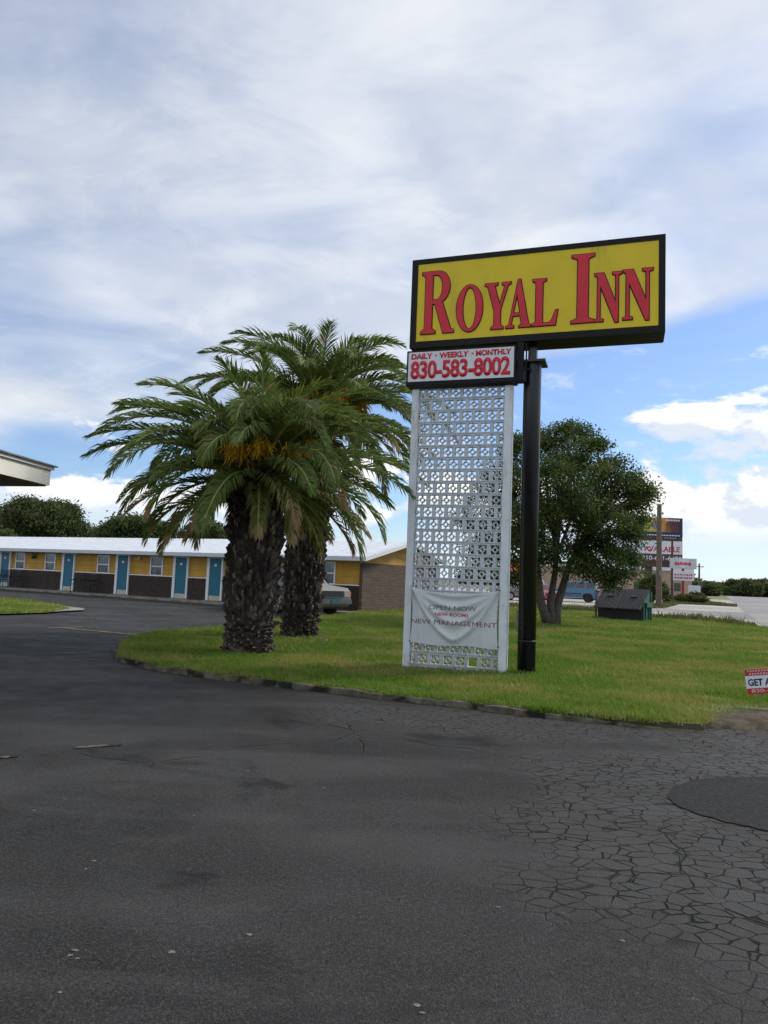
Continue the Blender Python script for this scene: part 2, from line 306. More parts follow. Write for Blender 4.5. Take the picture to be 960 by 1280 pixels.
# ------------------------------------------------------------------ builders
class MB:
    def __init__(s): s.v = []; s.f = []; s.mi = []
    def add(s, vs_, fs_, mi=0):
        o = len(s.v); s.v += [tuple(v) for v in vs_]; s.f += [tuple(i+o for i in f) for f in fs_]; s.mi += [mi]*len(fs_); return s
    def box(s, x0, y0, z0, x1, y1, z1, mi=0, M4=None, taper=None):
        vs_ = [(x0, y0, z0), (x1, y0, z0), (x1, y1, z0), (x0, y1, z0), (x0, y0, z1), (x1, y0, z1), (x1, y1, z1), (x0, y1, z1)]
        if taper:
            cx, cy = (x0+x1)/2, (y0+y1)/2; vs_ = vs_[:4]+[(cx+(a-cx)*taper, cy+(b-cy)*taper, c) for a, b, c in vs_[4:]]
        if M4 is not None: vs_ = [M4 @ Vector(v) for v in vs_]
        return s.add(vs_, [(0, 3, 2, 1), (4, 5, 6, 7), (0, 1, 5, 4), (1, 2, 6, 5), (2, 3, 7, 6), (3, 0, 4, 7)], mi)
    def tube(s, pts, rad, n=8, mi=0, caps=True):
        pts = [Vector(p) for p in pts]; k = len(pts)
        if not isinstance(rad, (list, tuple)): rad = [rad]*k
        vs_ = []; prev = None
        for i, p in enumerate(pts):
            d = (pts[min(i+1, k-1)]-pts[max(i-1, 0)]).normalized()
            if prev is None: a = d.orthogonal().normalized()
            else:
                a = prev-d*prev.dot(d); a = a.normalized() if a.length > 1e-6 else d.orthogonal().normalized()
            prev = a; b = d.cross(a)
            for j in range(n): t = 2*PI*j/n; vs_.append(p+(a*math.cos(t)+b*math.sin(t))*rad[i])
        fs_ = [(i*n+j, i*n+(j+1) % n, (i+1)*n+(j+1) % n, (i+1)*n+j) for i in range(k-1) for j in range(n)]
        if caps: fs_ += [tuple(reversed(range(n))), tuple((k-1)*n+j for j in range(n))]
        return s.add(vs_, fs_, mi)
    def lathe(s, c, prof, axis='z', n=20, mi=0):
        vs_ = []
        for r, h in prof:
            for j in range(n):
                t = 2*PI*j/n; a, b = r*math.cos(t), r*math.sin(t)
                q = {'z': (a, b, h), 'y': (a, h, b), 'x': (h, a, b)}[axis]; vs_.append((c[0]+q[0], c[1]+q[1], c[2]+q[2]))
        k = len(prof); fs_ = [(i*n+j, i*n+(j+1) % n, (i+1)*n+(j+1) % n, (i+1)*n+j) for i in range(k-1) for j in range(n)]
        return s.add(vs_, fs_, mi)
    def build(s, name, mats, parent=None, smooth=False, bevel=0, label=None, loc=None):
        me = bpy.data.meshes.new(name); me.from_pydata(s.v, [], s.f)
        if not isinstance(mats, (list, tuple)): mats = [mats]
        for m in mats: me.materials.append(M[m] if isinstance(m, str) else m)
        if len(mats) > 1: me.polygons.foreach_set('material_index', s.mi)
        bm = bmesh.new(); bm.from_mesh(me); bmesh.ops.recalc_face_normals(bm, faces=bm.faces) if len(s.f) < 60000 else None
        if bevel: bmesh.ops.bevel(bm, geom=list(bm.edges), offset=bevel, segments=2, affect='EDGES', clamp_overlap=True)
        bm.to_mesh(me); bm.free()
        if smooth: me.polygons.foreach_set('use_smooth', [True]*len(me.polygons))
        me.update(); o = bpy.data.objects.new(name, me); COL.objects.link(o)
        if parent: o.parent = parent
        if loc is not None: o.location = loc
        if label: o['label'] = label
        return o
def tag(o, label=None, cat=None, group=None, kind=None):
    if label: o['label'] = label
    if cat: o['category'] = cat
    if group: o['group'] = group
    if kind: o['kind'] = kind
    return o
def thing(name, label, cat, loc=(0, 0, 0), rz=0.0, group=None):
    o = bpy.data.objects.new(name, None); o.empty_display_size = .2; COL.objects.link(o); o.location = loc; o.rotation_euler = (0, 0, rz)
    return tag(o, label, cat, group)
def dup(o, loc, rz, label, scale=None):
    def cp(a, par):
        c = a.copy(); COL.objects.link(c); c.parent = par
        for ch in [q for q in bpy.data.objects if q.parent == a]: cp(ch, c)
        return c
    r = cp(o, None); r.location = loc; r.rotation_euler = (0, 0, rz); r['label'] = label
    if scale: r.scale = scale
    return r
def sheet(name, pts, z, m, kind='structure', sub=False):
    bm = bmesh.new(); vs_ = [bm.verts.new((p[0], p[1], z)) for p in pts]; f = bm.faces.new(vs_)
    if f.calc_center_median() is not None and f.normal.z < 0: f.normal_flip()
    bm.normal_update()
    if f.normal.z < 0: f.normal_flip()
    bmesh.ops.triangulate(bm, faces=[f])
    me = bpy.data.meshes.new(name); bm.to_mesh(me); bm.free(); me.materials.append(M[m])
    o = bpy.data.objects.new(name, me); COL.objects.link(o); tag(o, kind=kind); return o
def mesh_from_curve(cu):
    ob = bpy.data.objects.new('tmp', cu); COL.objects.link(ob); bpy.context.view_layer.update()
    dg = bpy.context.evaluated_depsgraph_get(); me = bpy.data.meshes.new_from_object(ob.evaluated_get(dg)); bpy.data.objects.remove(ob); return me
def text_mesh(s, x0, z0, x1, z1, bold=0.0, ext=.003, space=1.0):
    cu = bpy.data.curves.new('t', 'FONT'); cu.body = s; cu.size = 1; cu.offset = bold; cu.extrude = 0; cu.space_character = space; cu.resolution_u = 6
    me = mesh_from_curve(cu); n = len(me.vertices); a = np.empty(n*3, 'f'); me.vertices.foreach_get('co', a); a = a.reshape(-1, 3)
    mn, mx = a.min(0), a.max(0); b = np.zeros_like(a)
    b[:, 0] = x0+(a[:, 0]-mn[0])/(mx[0]-mn[0])*(x1-x0); b[:, 2] = z0+(a[:, 1]-mn[1])/(mx[1]-mn[1])*(z1-z0); b[:, 1] = 0
    me.vertices.foreach_set('co', b.ravel()); me.update(); return me
def text(name, s, m, parent, x0, z0, x1, z1, y, bold=0.0, thick=.006, fn=None, space=1.0, label=None):
    me = text_mesh(s, x0, z0, x1, z1, bold, space=space)
    bm = bmesh.new(); bm.from_mesh(me)
    if thick:
        r = bmesh.ops.extrude_face_region(bm, geom=list(bm.faces)); bmesh.ops.translate(bm, vec=(0, thick, 0), verts=[g for g in r['geom'] if isinstance(g, bmesh.types.BMVert)])
    if fn:
        for _ in range(2): bmesh.ops.subdivide_edges(bm, edges=[e for e in bm.edges if e.calc_length() > .03], cuts=1)
        bmesh.ops.triangulate(bm, faces=bm.faces)
        for v in bm.verts: v.co.y += fn(v.co.x, v.co.z)
    bm.to_mesh(me); bm.free(); me.materials.clear(); me.materials.append(M[m])
    o = bpy.data.objects.new(name, me); COL.objects.link(o); o.parent = parent; o.location = (0, y, 0)
    if label: o['label'] = label
    return o
# ------------------------------------------------------------------ ground, roads
sheet('ground', [(3000*math.cos(t*PI/16), 3000*math.sin(t*PI/16)) for t in range(32)], -.03, 'ground')
HD = Vector((.4226, .9063, 0)); HN = Vector((.9063, -.4226, 0)); H0 = Vector((16.9, 31.9, 0))
def hw(s, off): p = H0+HD*s+HN*off; return (p.x, p.y)
sheet('highway', [hw(-80, 0), hw(-80, 14.5), hw(1500, 14.5), hw(1500, 0)], .012, 'highway')
sheet('parking_lot', [G(560, 757), G(636, 759.2), G(740, 764.5), G(815, 772.5), G(868, 775.5), G(939, 783.5), G(962, 786), hw(8, 1), hw(95, 1), hw(100, -90), (0, 112), (-4, 60), (0, 48)], -.004, 'lot')
sheet('side_street', [G(600, 757.0), G(636, 756.5), G(740, 759.5), G(815, 764), G(900, 770), G(950, 776), hw(14, .5), hw(26, .5), G(868, 763), G(800, 758.6), G(700, 755.2), G(636, 753.6), G(600, 752.6)], .002, 'street')
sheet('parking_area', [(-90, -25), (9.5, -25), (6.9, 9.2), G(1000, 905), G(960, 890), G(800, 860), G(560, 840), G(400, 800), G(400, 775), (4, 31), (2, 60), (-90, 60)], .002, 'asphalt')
pp = [(833, 995), (842, 984), (868, 976), (905, 972), (960, 973), (1040, 980), (1080, 1010), (1040, 1045), (960, 1040), (915, 1030), (872, 1018), (843, 1007)]
pj = []; rp = random.Random(2)
for a, b in zip(pp, pp[1:]+pp[:1]):
    a, b = G(*a), G(*b); kk = max(2, int((b-a).length/.045))
    for i in range(kk): q_ = a.lerp(b, i/kk); pj.append(q_+Vector((rp.uniform(-.018, .018), rp.uniform(-.018, .018), 0)))
sheet('asphalt_patch', pj, .009, 'patch')
def stripe(name, a, b, wd, m, z=.009):
    a, b = G(*a), G(*b); d = (b-a).normalized(); n = Vector((-d.y, d.x, 0))*wd/2
    return sheet(name, [a+n, b+n, b-n, a-n], z, m)
stripe('parking_line', (60, 785.5), (102, 784), .11, 'yellow_line', .009)
stripe('parking_line', (80, 785.5), (186, 795.5), .10, 'yellow_line', .013)
stripe('parking_line', (92, 935.5), (152, 931.5), .075, 'pale_line')
stripe('parking_line', (-20, 949), (22, 946), .07, 'pale_line')
stripe('parking_line', (50, 745.5), (70, 746.5), .10, 'pale_line')
for s0 in range(-10, 400, 12):
    pass
hl = MB()
for off in (3.9, 10.6):
    for s0 in range(0, 500, 12): hl.add([(*hw(s0, off), .018), (*hw(s0+3, off), .018), (*hw(s0+3, off+.10), .018), (*hw(s0, off+.10), .018)], [(0, 1, 2, 3)])
tag(hl.build('lane_dashes', 'road_line'), kind='structure')
# lawn island
front = [(147, 812), (153, 819), (200, 830), (275, 840), (350, 849), (425, 857), (480, 864), (575, 873), (670, 884.5), (750, 892), (830, 899), (880, 902)]
front_w = [G(*p, .1) for p in front]
right_w = [G(905, 902), G(962, 901), Vector((6.6, 10.2, 0)), Vector((11.5, 20, 0)), G(975, 788)]
back_w = [G(*p) for p in [(939, 783.5), (868, 775.5), (815, 772.5), (740, 764.5), (636, 759.2), (562, 757)]]
ang = math.radians(-30.5); UX = Vector((math.cos(ang), math.sin(ang), 0)); UY = Vector((-math.sin(ang), math.cos(ang), 0)); MC = G(452, 766.5)
back_w += [MC+UY*7.2+UX*.5, MC+UY*7.0+UX*.05, MC+UX*.05-UY*.02]
left_w = [G(*p) for p in [(425, 770.5), (395, 772), (350, 777), (275, 787), (200, 793), (168, 799), (152, 806)]]
island = [Vector((p.x, p.y, 0)) for p in front_w+right_w+back_w+left_w]
sheet('lawn', island, .07, 'soil')
# skirt under the lawn's edge so it has thickness
sk = MB(); n = len(island)
for i in range(n):
    a, b = island[i], island[(i+1) % n]; sk.add([(a.x, a.y, -.03), (b.x, b.y, -.03), (b.x, b.y, .07), (a.x, a.y, .07)], [(0, 1, 2, 3)])
tag(sk.build('lawn_edge', 'dirt'), kind='structure')
def strip_path(pts, wd, h, name, m, z0=0.0):
    # resample with wobble
    P_ = [Vector((p.x, p.y, 0)) for p in pts]; out_ = []
    for a, b in zip(P_[:-1], P_[1:]):
        k = max(1, int((b-a).length/.22))
        for i in range(k): out_.append(a.lerp(b, i/k))
    out_.append(P_[-1]); mb = MB(); rows = []
    for i, p in enumerate(out_):
        d = (out_[min(i+1, len(out_)-1)]-out_[max(i-1, 0)]).normalized(); nn = Vector((-d.y, d.x, 0))
        hh = h*min(1, (len(out_)-1-i)/9+.02)+random.uniform(-.012, .01)*(i < len(out_)-9); j = random.uniform(-.012, .012)
        rows.append([p-nn*(wd*.5+j)+Vector((0, 0, z0)), p-nn*(wd*.42+j)+Vector((0, 0, hh)), p+nn*wd*.45+Vector((0, 0, hh+.005)), p+nn*wd*.5+Vector((0, 0, z0))])
    vs_ = [v for r in rows for v in r]; fs_ = [(i*4+j, (i+1)*4+j, (i+1)*4+j+1, i*4+j+1) for i in range(len(rows)-1) for j in range(3)]
    mb.add(vs_, fs_); o = mb.build(name, m); tag(o, kind='structure'); return o
kp = [G(*p, .1) for p in [(200, 791.5), (168, 797), (150, 805), (146, 811)]]+front_w
strip_path([v+Vector((0, -.02, 0)) for v in kp], .13, .074, 'kerb', 'kerb')
dm = MB(); drows = []
for px in range(846, 1050, 6):
    e_ = min(1, (px-846)/60); wob = .9*math.sin(px*.13)+.7*math.sin(px*.31)
    drows.append([G(px, 906+6*e_+wob, .004), G(px, 902.5+2*e_+wob*.4, .055), G(px, 901-3*e_, .080), G(px, 899.5-10*e_+wob, .084), G(px, 899-12*e_+wob, .06)])
dm.add([v for r in drows for v in r], [(i*5+j, (i+1)*5+j, (i+1)*5+j+1, i*5+j+1) for i in range(len(drows)-1) for j in range(4)])
tag(dm.build('bare_dirt', 'dirt', smooth=True), kind='structure')
# far left lawn and its pale tip
isl2 = [G(*p) for p in [(-160, 748), (-40, 748), (0, 749.5), (40, 753), (74, 758), (86, 763), (60, 767.5), (0, 769.5), (-160, 770)]]
sheet('far_lawn', isl2, .05, 'soil')
sheet('concrete_tip', [G(*p) for p in [(72, 758.5), (106, 762.5), (104, 764.5), (60, 767)]], .056, 'concrete')
med = [G(*p) for p in [(812, 757.5), (835, 751), (850, 750.6), (883, 752.2), (921, 757), (921, 758.6), (884, 756.4), (850, 755.2), (832, 760), (815, 760.5)]]
sheet('verge', med, .03, 'median')
# ---- grass blades
def inpoly(px_, py_, poly):
    ins = np.zeros(len(px_), bool); k = len(poly)
    for i in range(k):
        x1, y1 = poly[i][0], poly[i][1]; x2, y2 = poly[(i+1) % k][0], poly[(i+1) % k][1]
        c = ((y1 > py_) != (y2 > py_)) & (px_ < (x2-x1)*(py_-y1)/(y2-y1+1e-12)+x1); ins ^= c
    return ins
def blades(name, poly, dens, h0, z0, m, mask=None, wmul=1.0):
    xs = [p[0] for p in poly]; ys = [p[1] for p in poly]
    area = (max(xs)-min(xs))*(max(ys)-min(ys)); n = int(area*dens)
    x = rng.uniform(min(xs), max(xs), n); y = rng.uniform(min(ys), max(ys), n)
    d = np.hypot(x, y); keep = inpoly(x, y, poly) & (rng.random(n) < np.clip((11/d)**1.7, .06, 1)) & (np.abs(x) < y*.62+1.0)
    if mask is not None: keep &= mask(x, y)
    x, y, d = x[keep], y[keep], d[keep]; n = len(x)
    pat = .72+.28*np.sin(x*1.3+np.sin(y*.9)*2)*np.sin(y*1.1+1)+.3*np.sin(x*4.1+np.sin(y*3.3)*2)*np.sin(y*4.7+np.sin(x*2.9)*2)+rng.normal(0, .26, n)
    pat += (rng.random(n) < .012)*1.0
    h = h0*np.clip(pat, .35, 1.9)*np.clip(1+(d-10)*.012, 1, 1.4); wd = .006*wmul*(d/10)**1.0+.003; a = rng.uniform(0, PI, n)
    lx = rng.normal(0, .45, n)*h; ly = rng.normal(0, .45, n)*h
    v = np.zeros((n, 3, 3)); v[:, 0] = np.stack([x-np.cos(a)*wd, y-np.sin(a)*wd, np.full(n, z0-.01)], 1)
    v[:, 1] = np.stack([x+np.cos(a)*wd, y+np.sin(a)*wd, np.full(n, z0-.01)], 1); v[:, 2] = np.stack([x+lx, y+ly, z0+h], 1)
    me = bpy.data.meshes.new(name); me.vertices.add(n*3); me.vertices.foreach_set('co', v.ravel())
    me.loops.add(n*3); me.loops.foreach_set('vertex_index', np.arange(n*3)); me.polygons.add(n)
    me.polygons.foreach_set('loop_start', np.arange(n)*3); me.polygons.foreach_set('loop_total', np.full(n, 3)); me.update(calc_edges=True)
    me.materials.append(M[m]); o = bpy.data.objects.new(name, me); COL.objects.link(o); return o
kl = [(v.x, v.y) for v in kp]
tag(blades('kerb_tufts', [(x+.0, y+.10) for x, y in kl]+[(x, y-.045) for x, y in reversed(kl)], 5200, .075, .06, 'grass', lambda x, y: np.sin(x*7)+np.sin(x*17+1)+np.sin(x*3.1) > rng.uniform(-1.8, 1.8, len(x))), 'ragged grass tufts spilling over the low kerb', 'grass', kind='stuff')
dirtc = G(955, 898)
def nodirt(x, y):
    a = np.hypot((x-dirtc.x)/1.0, (y-dirtc.y)/.6) > rng.uniform(.35, 1.15, len(x))
    thin_ = np.sin(x*2.3+np.sin(y*1.7)*3)*np.sin(y*2.9+np.sin(x*1.1)*3) > rng.uniform(.55, 1.3, len(x))
    wallf = (np.abs(x-1.25) < 1.1) & (np.abs(y-(12.4-.33*x)+.22) < .16) & (rng.random(len(x)) < .8)
    return a & ~thin_ & ~wallf
tag(blades('lawn_grass', [(p.x, p.y) for p in island], 2600, .065, .07, 'grass', nodirt), 'short green mown grass covering the island around the sign and the palms', 'grass', kind='stuff')
tag(blades('far_lawn_grass', [(p.x, p.y) for p in isl2], 1500, .07, .05, 'grass', wmul=1.2), 'patch of green grass in the parking area at the left edge', 'grass', kind='stuff')
tag(blades('verge_grass', [(p.x, p.y) for p in med], 900, .12, .03, 'weed', wmul=1.6), 'thin dry grass on the verge beside the far lot', 'grass', kind='stuff')
eb = [G(*p) for p in [(600, 759.5), (740, 766.5), (815, 774.5), (868, 777.5), (945, 786), (945, 783.5), (868, 775), (815, 772), (740, 764), (600, 757)]]
tag(blades('weed_fringe', [(p.x, p.y) for p in eb], 1600, .20, .05, 'weed', wmul=1.6), 'taller weeds along the far edge of the lawn', 'weeds', kind='stuff')
# ------------------------------------------------------------------ motel building
motel = thing('motel_building', 'long low yellow motel with teal doors, dark stone skirt and white metal roof', 'building', MC, ang)
ML, MD, EZ, RZ = 40.0, 7.0, 2.36, 3.12
mb = MB()
mb.box(-ML, .0, 1.12, -.02, .12, EZ+.05)
mb.build('wall', 'siding', motel, label='yellow horizontal siding')
g = MB()                                                        # yellow gable triangle
g.add([(-.06, .0, 2.1), (-.06, MD, 2.1), (-.06, MD, EZ), (-.06, MD/2, RZ-.02), (-.06, 0, EZ)], [(0, 1, 2, 3, 4)])
g.add([(0, .0, 2.1), (0, MD, 2.1), (0, MD, EZ), (0, MD/2, RZ-.02), (0, 0, EZ)], [(0, 1, 2, 3, 4)])
g.build('gable', 'siding', motel)
s_ = MB(); s_.box(-ML, -.06, -.02, -.13, .1, 1.12); s_.build('stone_skirt', 'stone_dark', motel)
e_ = MB(); e_.box(-.12, -.10, -.02, .035, MD+.05, 2.1); e_.build('end_wall', 'stone_gable', motel, label='brown ledgestone end wall')
b_ = MB(); b_.box(-ML, MD-.1, -.02, -.13, MD, EZ); b_.build('back_wall', 'siding', motel)
t_ = MB(); t_.box(-ML, -.085, 1.122, -.14, -.004, 1.17); t_.build('ledge_trim', 'trim_white', motel)
# roof: two sloping ribbed sheets with fascia
rf = MB(); ov = .62; sl_ = (RZ-EZ)/(MD/2); ez = EZ-sl_*ov
for sgn in (0, 1):
    y0, y1 = (-ov, MD/2) if sgn == 0 else (MD+ov, MD/2)
    rf.add([(-ML, y0, ez+.12), (.45, y0, ez+.12), (.45, y1, RZ+.12), (-ML, y1, RZ+.12), (-ML, y0, ez+.09), (.45, y0, ez+.09), (.45, y1, RZ+.09), (-ML, y1, RZ+.09)],
           [(0, 1, 2, 3), (7, 6, 5, 4), (0, 4, 5, 1), (1, 5, 6, 2), (3, 7, 4, 0)])
k = -ML
while k < .45:
    rf.add([(k, -ov, ez+.122), (k+.03, -ov, ez+.122), (k+.03, MD/2, RZ+.122), (k, MD/2, RZ+.122), (k, -ov, ez+.134), (k+.03, -ov, ez+.134), (k+.03, MD/2, RZ+.134), (k, MD/2, RZ+.134)],
           [(4, 5, 6, 7), (0, 1, 5, 4), (1, 2, 6, 5), (0, 4, 7, 3)]); k += .61
roof = rf.build('roof', 'roof_metal', motel)
fa = MB(); fa.box(-ML, -ov-.03, ez-.06, .45, -ov-.002, ez+.115); fa.build('fascia', 'fascia', roof)
bb = MB()
for (ya, za, yb, zb) in ((-ov, ez, MD/2, RZ), (MD/2, RZ, MD+ov, ez)):
    bb.add([(.452, ya, za-.07), (.452, yb, zb-.07), (.452, yb, zb+.10), (.452, ya, za+.10), (.48, ya, za-.07), (.48, yb, zb-.07), (.48, yb, zb+.10), (.48, ya, za+.10)], [(4, 5, 6, 7), (0, 3, 2, 1), (0, 1, 5, 4), (3, 7, 6, 2), (0, 4, 7, 3), (1, 2, 6, 5)])
bb.build('barge_board', 'trim_white', roof)
sf = MB(); sf.add([(-ML, -ov, ez-.01), (.45, -ov, ez-.01), (.45, -.001, ez+.02), (-ML, -.001, ez+.02)], [(0, 1, 2, 3)]); sf.build('soffit', 'fascia', roof)
wk = MB(); wk.box(-ML, -1.25, -.02, .3, -.062, .075); wk.build('walkway', 'concrete', motel)
def door(x0, x1):
    r = MB(); r.box(x0, -.095, .10, x1, -.02, 2.10); d = r.build('door', 'teal', motel)
    q = MB(); q.box(x0+.03, -.102, .10, x1-.03, -.0955, .33); q.build('kick_plate', 'kick', d)
    q = MB(); q.box(x0+.29, -.104, 1.72, x0+.43, -.0955, 1.83); q.build('number_plate', 'trim_white', d)
    q = MB(); q.lathe((x1-.08, -.12, 1.02), [(0, -.03), (.03, -.03), (.035, -.01), (.02, .01), (.02, .02)], 'y', 10); q.build('handle', 'chrome', d)
    f = MB()
    f.box(x0-.17, -.125, .075, x0-.003, -.01, 2.17); f.box(x1+.003, -.125, .075, x1+.10, -.01, 2.17); f.box(x0-.003, -.125, 2.103, x1+.003, -.01, 2.17)
    f.build('door_frame', 'trim_white', d)
    # recess threshold
    q = MB(); q.box(x0-.17, -.30, .0752, x1+.10, -.127, .11); q.build('threshold', 'concrete', d)
def window(x0, x1, z0=1.19, z1=2.04):
    f = MB(); t = .075
    f.box(x0-t, -.055, z0-t, x0, .02, z1+t); f.box(x1, -.055, z0-t, x1+t, .02, z1+t); f.box(x0, -.055, z1, x1, .02, z1+t); f.box(x0, -.055, z0-t, x1, .02, z0)
    zm = (z0+z1)/2; f.box(x0, -.045, zm-.03, x1, .018, zm+.03)
    wo = f.build('window', 'trim_white', motel)
    p = MB(); p.box(x0, -.02, z0, x1, -.012, zm-.03); p.box(x0, -.02, zm+.03, x1, -.012, z1); p.build('pane', 'pane', wo)
    return wo
for a, b in ((-36.2, -35.4), (-32.4, -31.6), (-28.6, -27.8), (-25.4, -24.6), (-19.52, -18.72), (-15.1, -14.33), (-10.88, -10.12), (-8.6, -7.85), (-5.4, -4.6)): door(a, b)
for a, b in ((-34.3, -33.5), (-30.2, -29.4), (-27.2, -26.4), (-24.02, -23.26), (-21.25, -20.47), (-16.75, -15.93), (-12.68, -11.92), (-6.9, -6.2), (-2.22, -1.46)): window(a, b)
# patio chairs
def patio_chair(label, loc, rz):
    t = thing('patio_chair', label, 'chair', loc, rz, 'chairs outside the motel rooms')
    q = MB(); q.box(-.24, -.24, .42, .24, .24, .45); q.build('seat', 'black_metal', t)
    q = MB()
    for k in range(7): q.box(-.22+k*.07, .215, .50, -.19+k*.07, .235, .98)
    q.box(-.25, .21, .95, .25, .24, 1.0); q.build('backrest', 'black_metal', t)
    for sx in (-1, 1):
        for sy in (-1, 1):
            l = MB(); l.tube([(sx*.23, sy*.23, 0), (sx*.23, sy*.22, .96 if sy > 0 else .66)], .017, 6); l.build('leg', 'black_metal', t)
        a = MB(); a.tube([(sx*.24, -.25, .66), (sx*.24, .22, .68)], .022, 6); a.build('armrest', 'black_metal', t)
    return t
def mw(x, y, z=0.0): return MC+UX*x+UY*y+Vector((0, 0, z))
patio_chair('black metal armchair on the walkway under the window, right one of its pair', mw(-16.55, -.62, .075), ang)
patio_chair('smaller looking black metal chair with open frame left of the pair under the third window', mw(-17.6, -.62, .075), ang+.5)
patio_chair('black metal chair on the walkway at the far left beside the first teal door', mw(-23.1, -.62, .075), ang-.1)
patio_chair('leftmost black metal chair nearly in front of the first teal door', mw(-24.3, -.66, .075), ang+.4)
lt = thing('wall_lantern', 'dark metal ornament hanging on the yellow wall between two windows', 'lantern', mw(-22.3, -.12, 2.0), ang)
q = MB(); q.box(-.28, .0, .08, .28, .04, .12); q.box(-.2, .0, -.24, -.15, .04, .08); q.box(.1, .0, -.2, .15, .04, .08); q.box(-.1, -.03, -.12, .02, .04, .02); q.build('bracket', 'black_metal', lt)
q = MB(); q.lathe((0, -.02, -.22), [(.0, 0), (.05, .01), (.07, .1), (.03, .14), (0, .15)], 'z', 8); q.build('lamp', 'black_metal', lt)
for i, xx in enumerate((-13.6,)):
    lt = thing('wall_light', 'small pale twin lamp under the eave right of a teal door', 'lamp', mw(xx, -.08, 2.02), ang)
    q = MB(); q.box(-.08, 0, -.03, .08, .08, .03); q.build('bracket', 'trim_white', lt)
    for sx in (-1, 1):
        q = MB(); q.lathe((sx*.09, -.06, -.03), [(0, -.06), (.05, -.05), (.045, .0), (.02, .04), (0, .045)], 'z', 10); q.build('lamp_shade', 'cream', lt)
# ------------------------------------------------------------------ canopy corner (left)
cc = G(62, 607, 3.2); cang = math.radians(-4.5)
can = thing('entrance_canopy', 'corner of a cream flat canopy roof with dark soffit at the left edge', 'canopy', (cc.x, cc.y, 0), cang)
# local: x right, y away; corner at origin, roof extends to -x and toward -y
CP = [(0, 0), (-3.2, .65), (-9.5, .65), (-9.5, -7.5), (0, -7.5)]
def slab(poly, z0, z1):
    m_ = MB(); k = len(poly); m_.add([(x, y, z0) for x, y in poly]+[(x, y, z1) for x, y in poly], [tuple(reversed(range(k))), tuple(range(k, 2*k))]+[(i, (i+1) % k, k+(i+1) % k, k+i) for i in range(k)]); return m_
def grow(poly, d): 
    cx, cy = -4.5, -3.4; return [(x+(d if x > cx else -d), y+(d if y > cy else -d)) for x, y in poly]
slab(CP, 3.2, 3.53).build('fascia', 'cream', can)
slab(grow(CP, .05), 3.532, 3.60).build('fascia_cap', 'trim_white', can)
slab(grow(CP, .10), 3.602, 3.63).build('roof_sheet', 'grey_metal', can)
slab([(x*.985-.05, y*.985-.06) for x, y in CP], 3.17, 3.198).build('soffit', 'soffit', can)
for x, y in ((-8.6, .0), (-8.6, -6.8)):
    q = MB(); q.box(x-.15, y-.15, 0, x+.15, y+.15, 3.17); q.build('post', 'cream', can)
# ------------------------------------------------------------------ breeze block screen
WA = math.radians(-18.3); WO = G(503, 838)
scr = thing('breeze_block_screen', 'tall white painted breeze block screen wall between two piers beside the black pole', 'wall', WO, WA)
WH = 4.80; T = .085
q = MB(); q.box(0, -.03, -.05, .12, .17, WH); q.build('pier', 'white_paint', scr, bevel=.004)
q = MB(); q.box(1.60, -.03, -.05, 1.73, .17, WH); q.build('pier', 'white_paint', scr, bevel=.004)
q = MB(); q.box(-.10, -.09, -.05, 1.85, .26, .075); q.build('footing', 'concrete', scr, bevel=.01)
bk = MB(); pz = .205; px_ = .2111; z = .115; row = 0; hs = .077
X0, X1 = .121, 1.599
def clipbox(x0, y0, z0, x1, y1, z1):
    x0 = max(x0, X0); x1 = min(x1, X1)
    if x1-x0 > .004: bk.box(x0, y0, z0, x1, y1, z1)
bk.box(X0, .02, .03, X1, .12, .115+pz/2-hs)
while z < WH-.05:
    off = px_/2 if row % 2 else 0
    zc = z+pz/2
    # horizontal band above this row
    bk.box(X0, .02, zc+hs, X1, .02+T, min(zc+pz-hs, WH))
    c = off-px_
    while c < 1.8:
        xc = X0+c
        clipbox(xc+hs, .0225, zc-hs, xc+px_-hs, .0175+T, zc+hs)
        missing = (row == 0 and abs(xc-1.176) < .1)
        if X0-.05 < xc < X1+.05 and not missing:
            y0, y1 = .0265, .0135+T
            # ring
            n = 8; ro, ri = .047, .030; vs_ = []
            for yy in (y0, y1):
                for r_ in (ro, ri):
                    for j in range(n):
                        t = 2*PI*(j+.5)/n; vs_.append((min(max(xc+r_*math.cos(t), X0), X1), yy, zc+r_*math.sin(t)))
            fs_ = []
            for j in range(n):
                k = (j+1) % n; fs_ += [(j, k, n+k, n+j), (2*n+j, 3*n+j, 3*n+k, 2*n+k), (j, 2*n+j, 2*n+k, k), (n+j, n+k, 3*n+k, 3*n+j)]
            bk.add(vs_, fs_)
            for dx, dz in ((1, 0), (-1, 0), (0, 1), (0, -1)):
                a0, a1 = .044, hs+.001; w_ = .009
                if dx: clipbox(min(xc+dx*a0, xc+dx*a1), .030, zc-w_, max(xc+dx*a0, xc+dx*a1), .010+T, zc+w_)
                else: clipbox(xc-w_, .030, min(zc+dz*a0, zc+dz*a1), xc+w_, .010+T, max(zc+dz*a0, zc+dz*a1))
        c += px_
    z += pz; row += 1
bk.build('block_lattice', 'block_paint', scr)
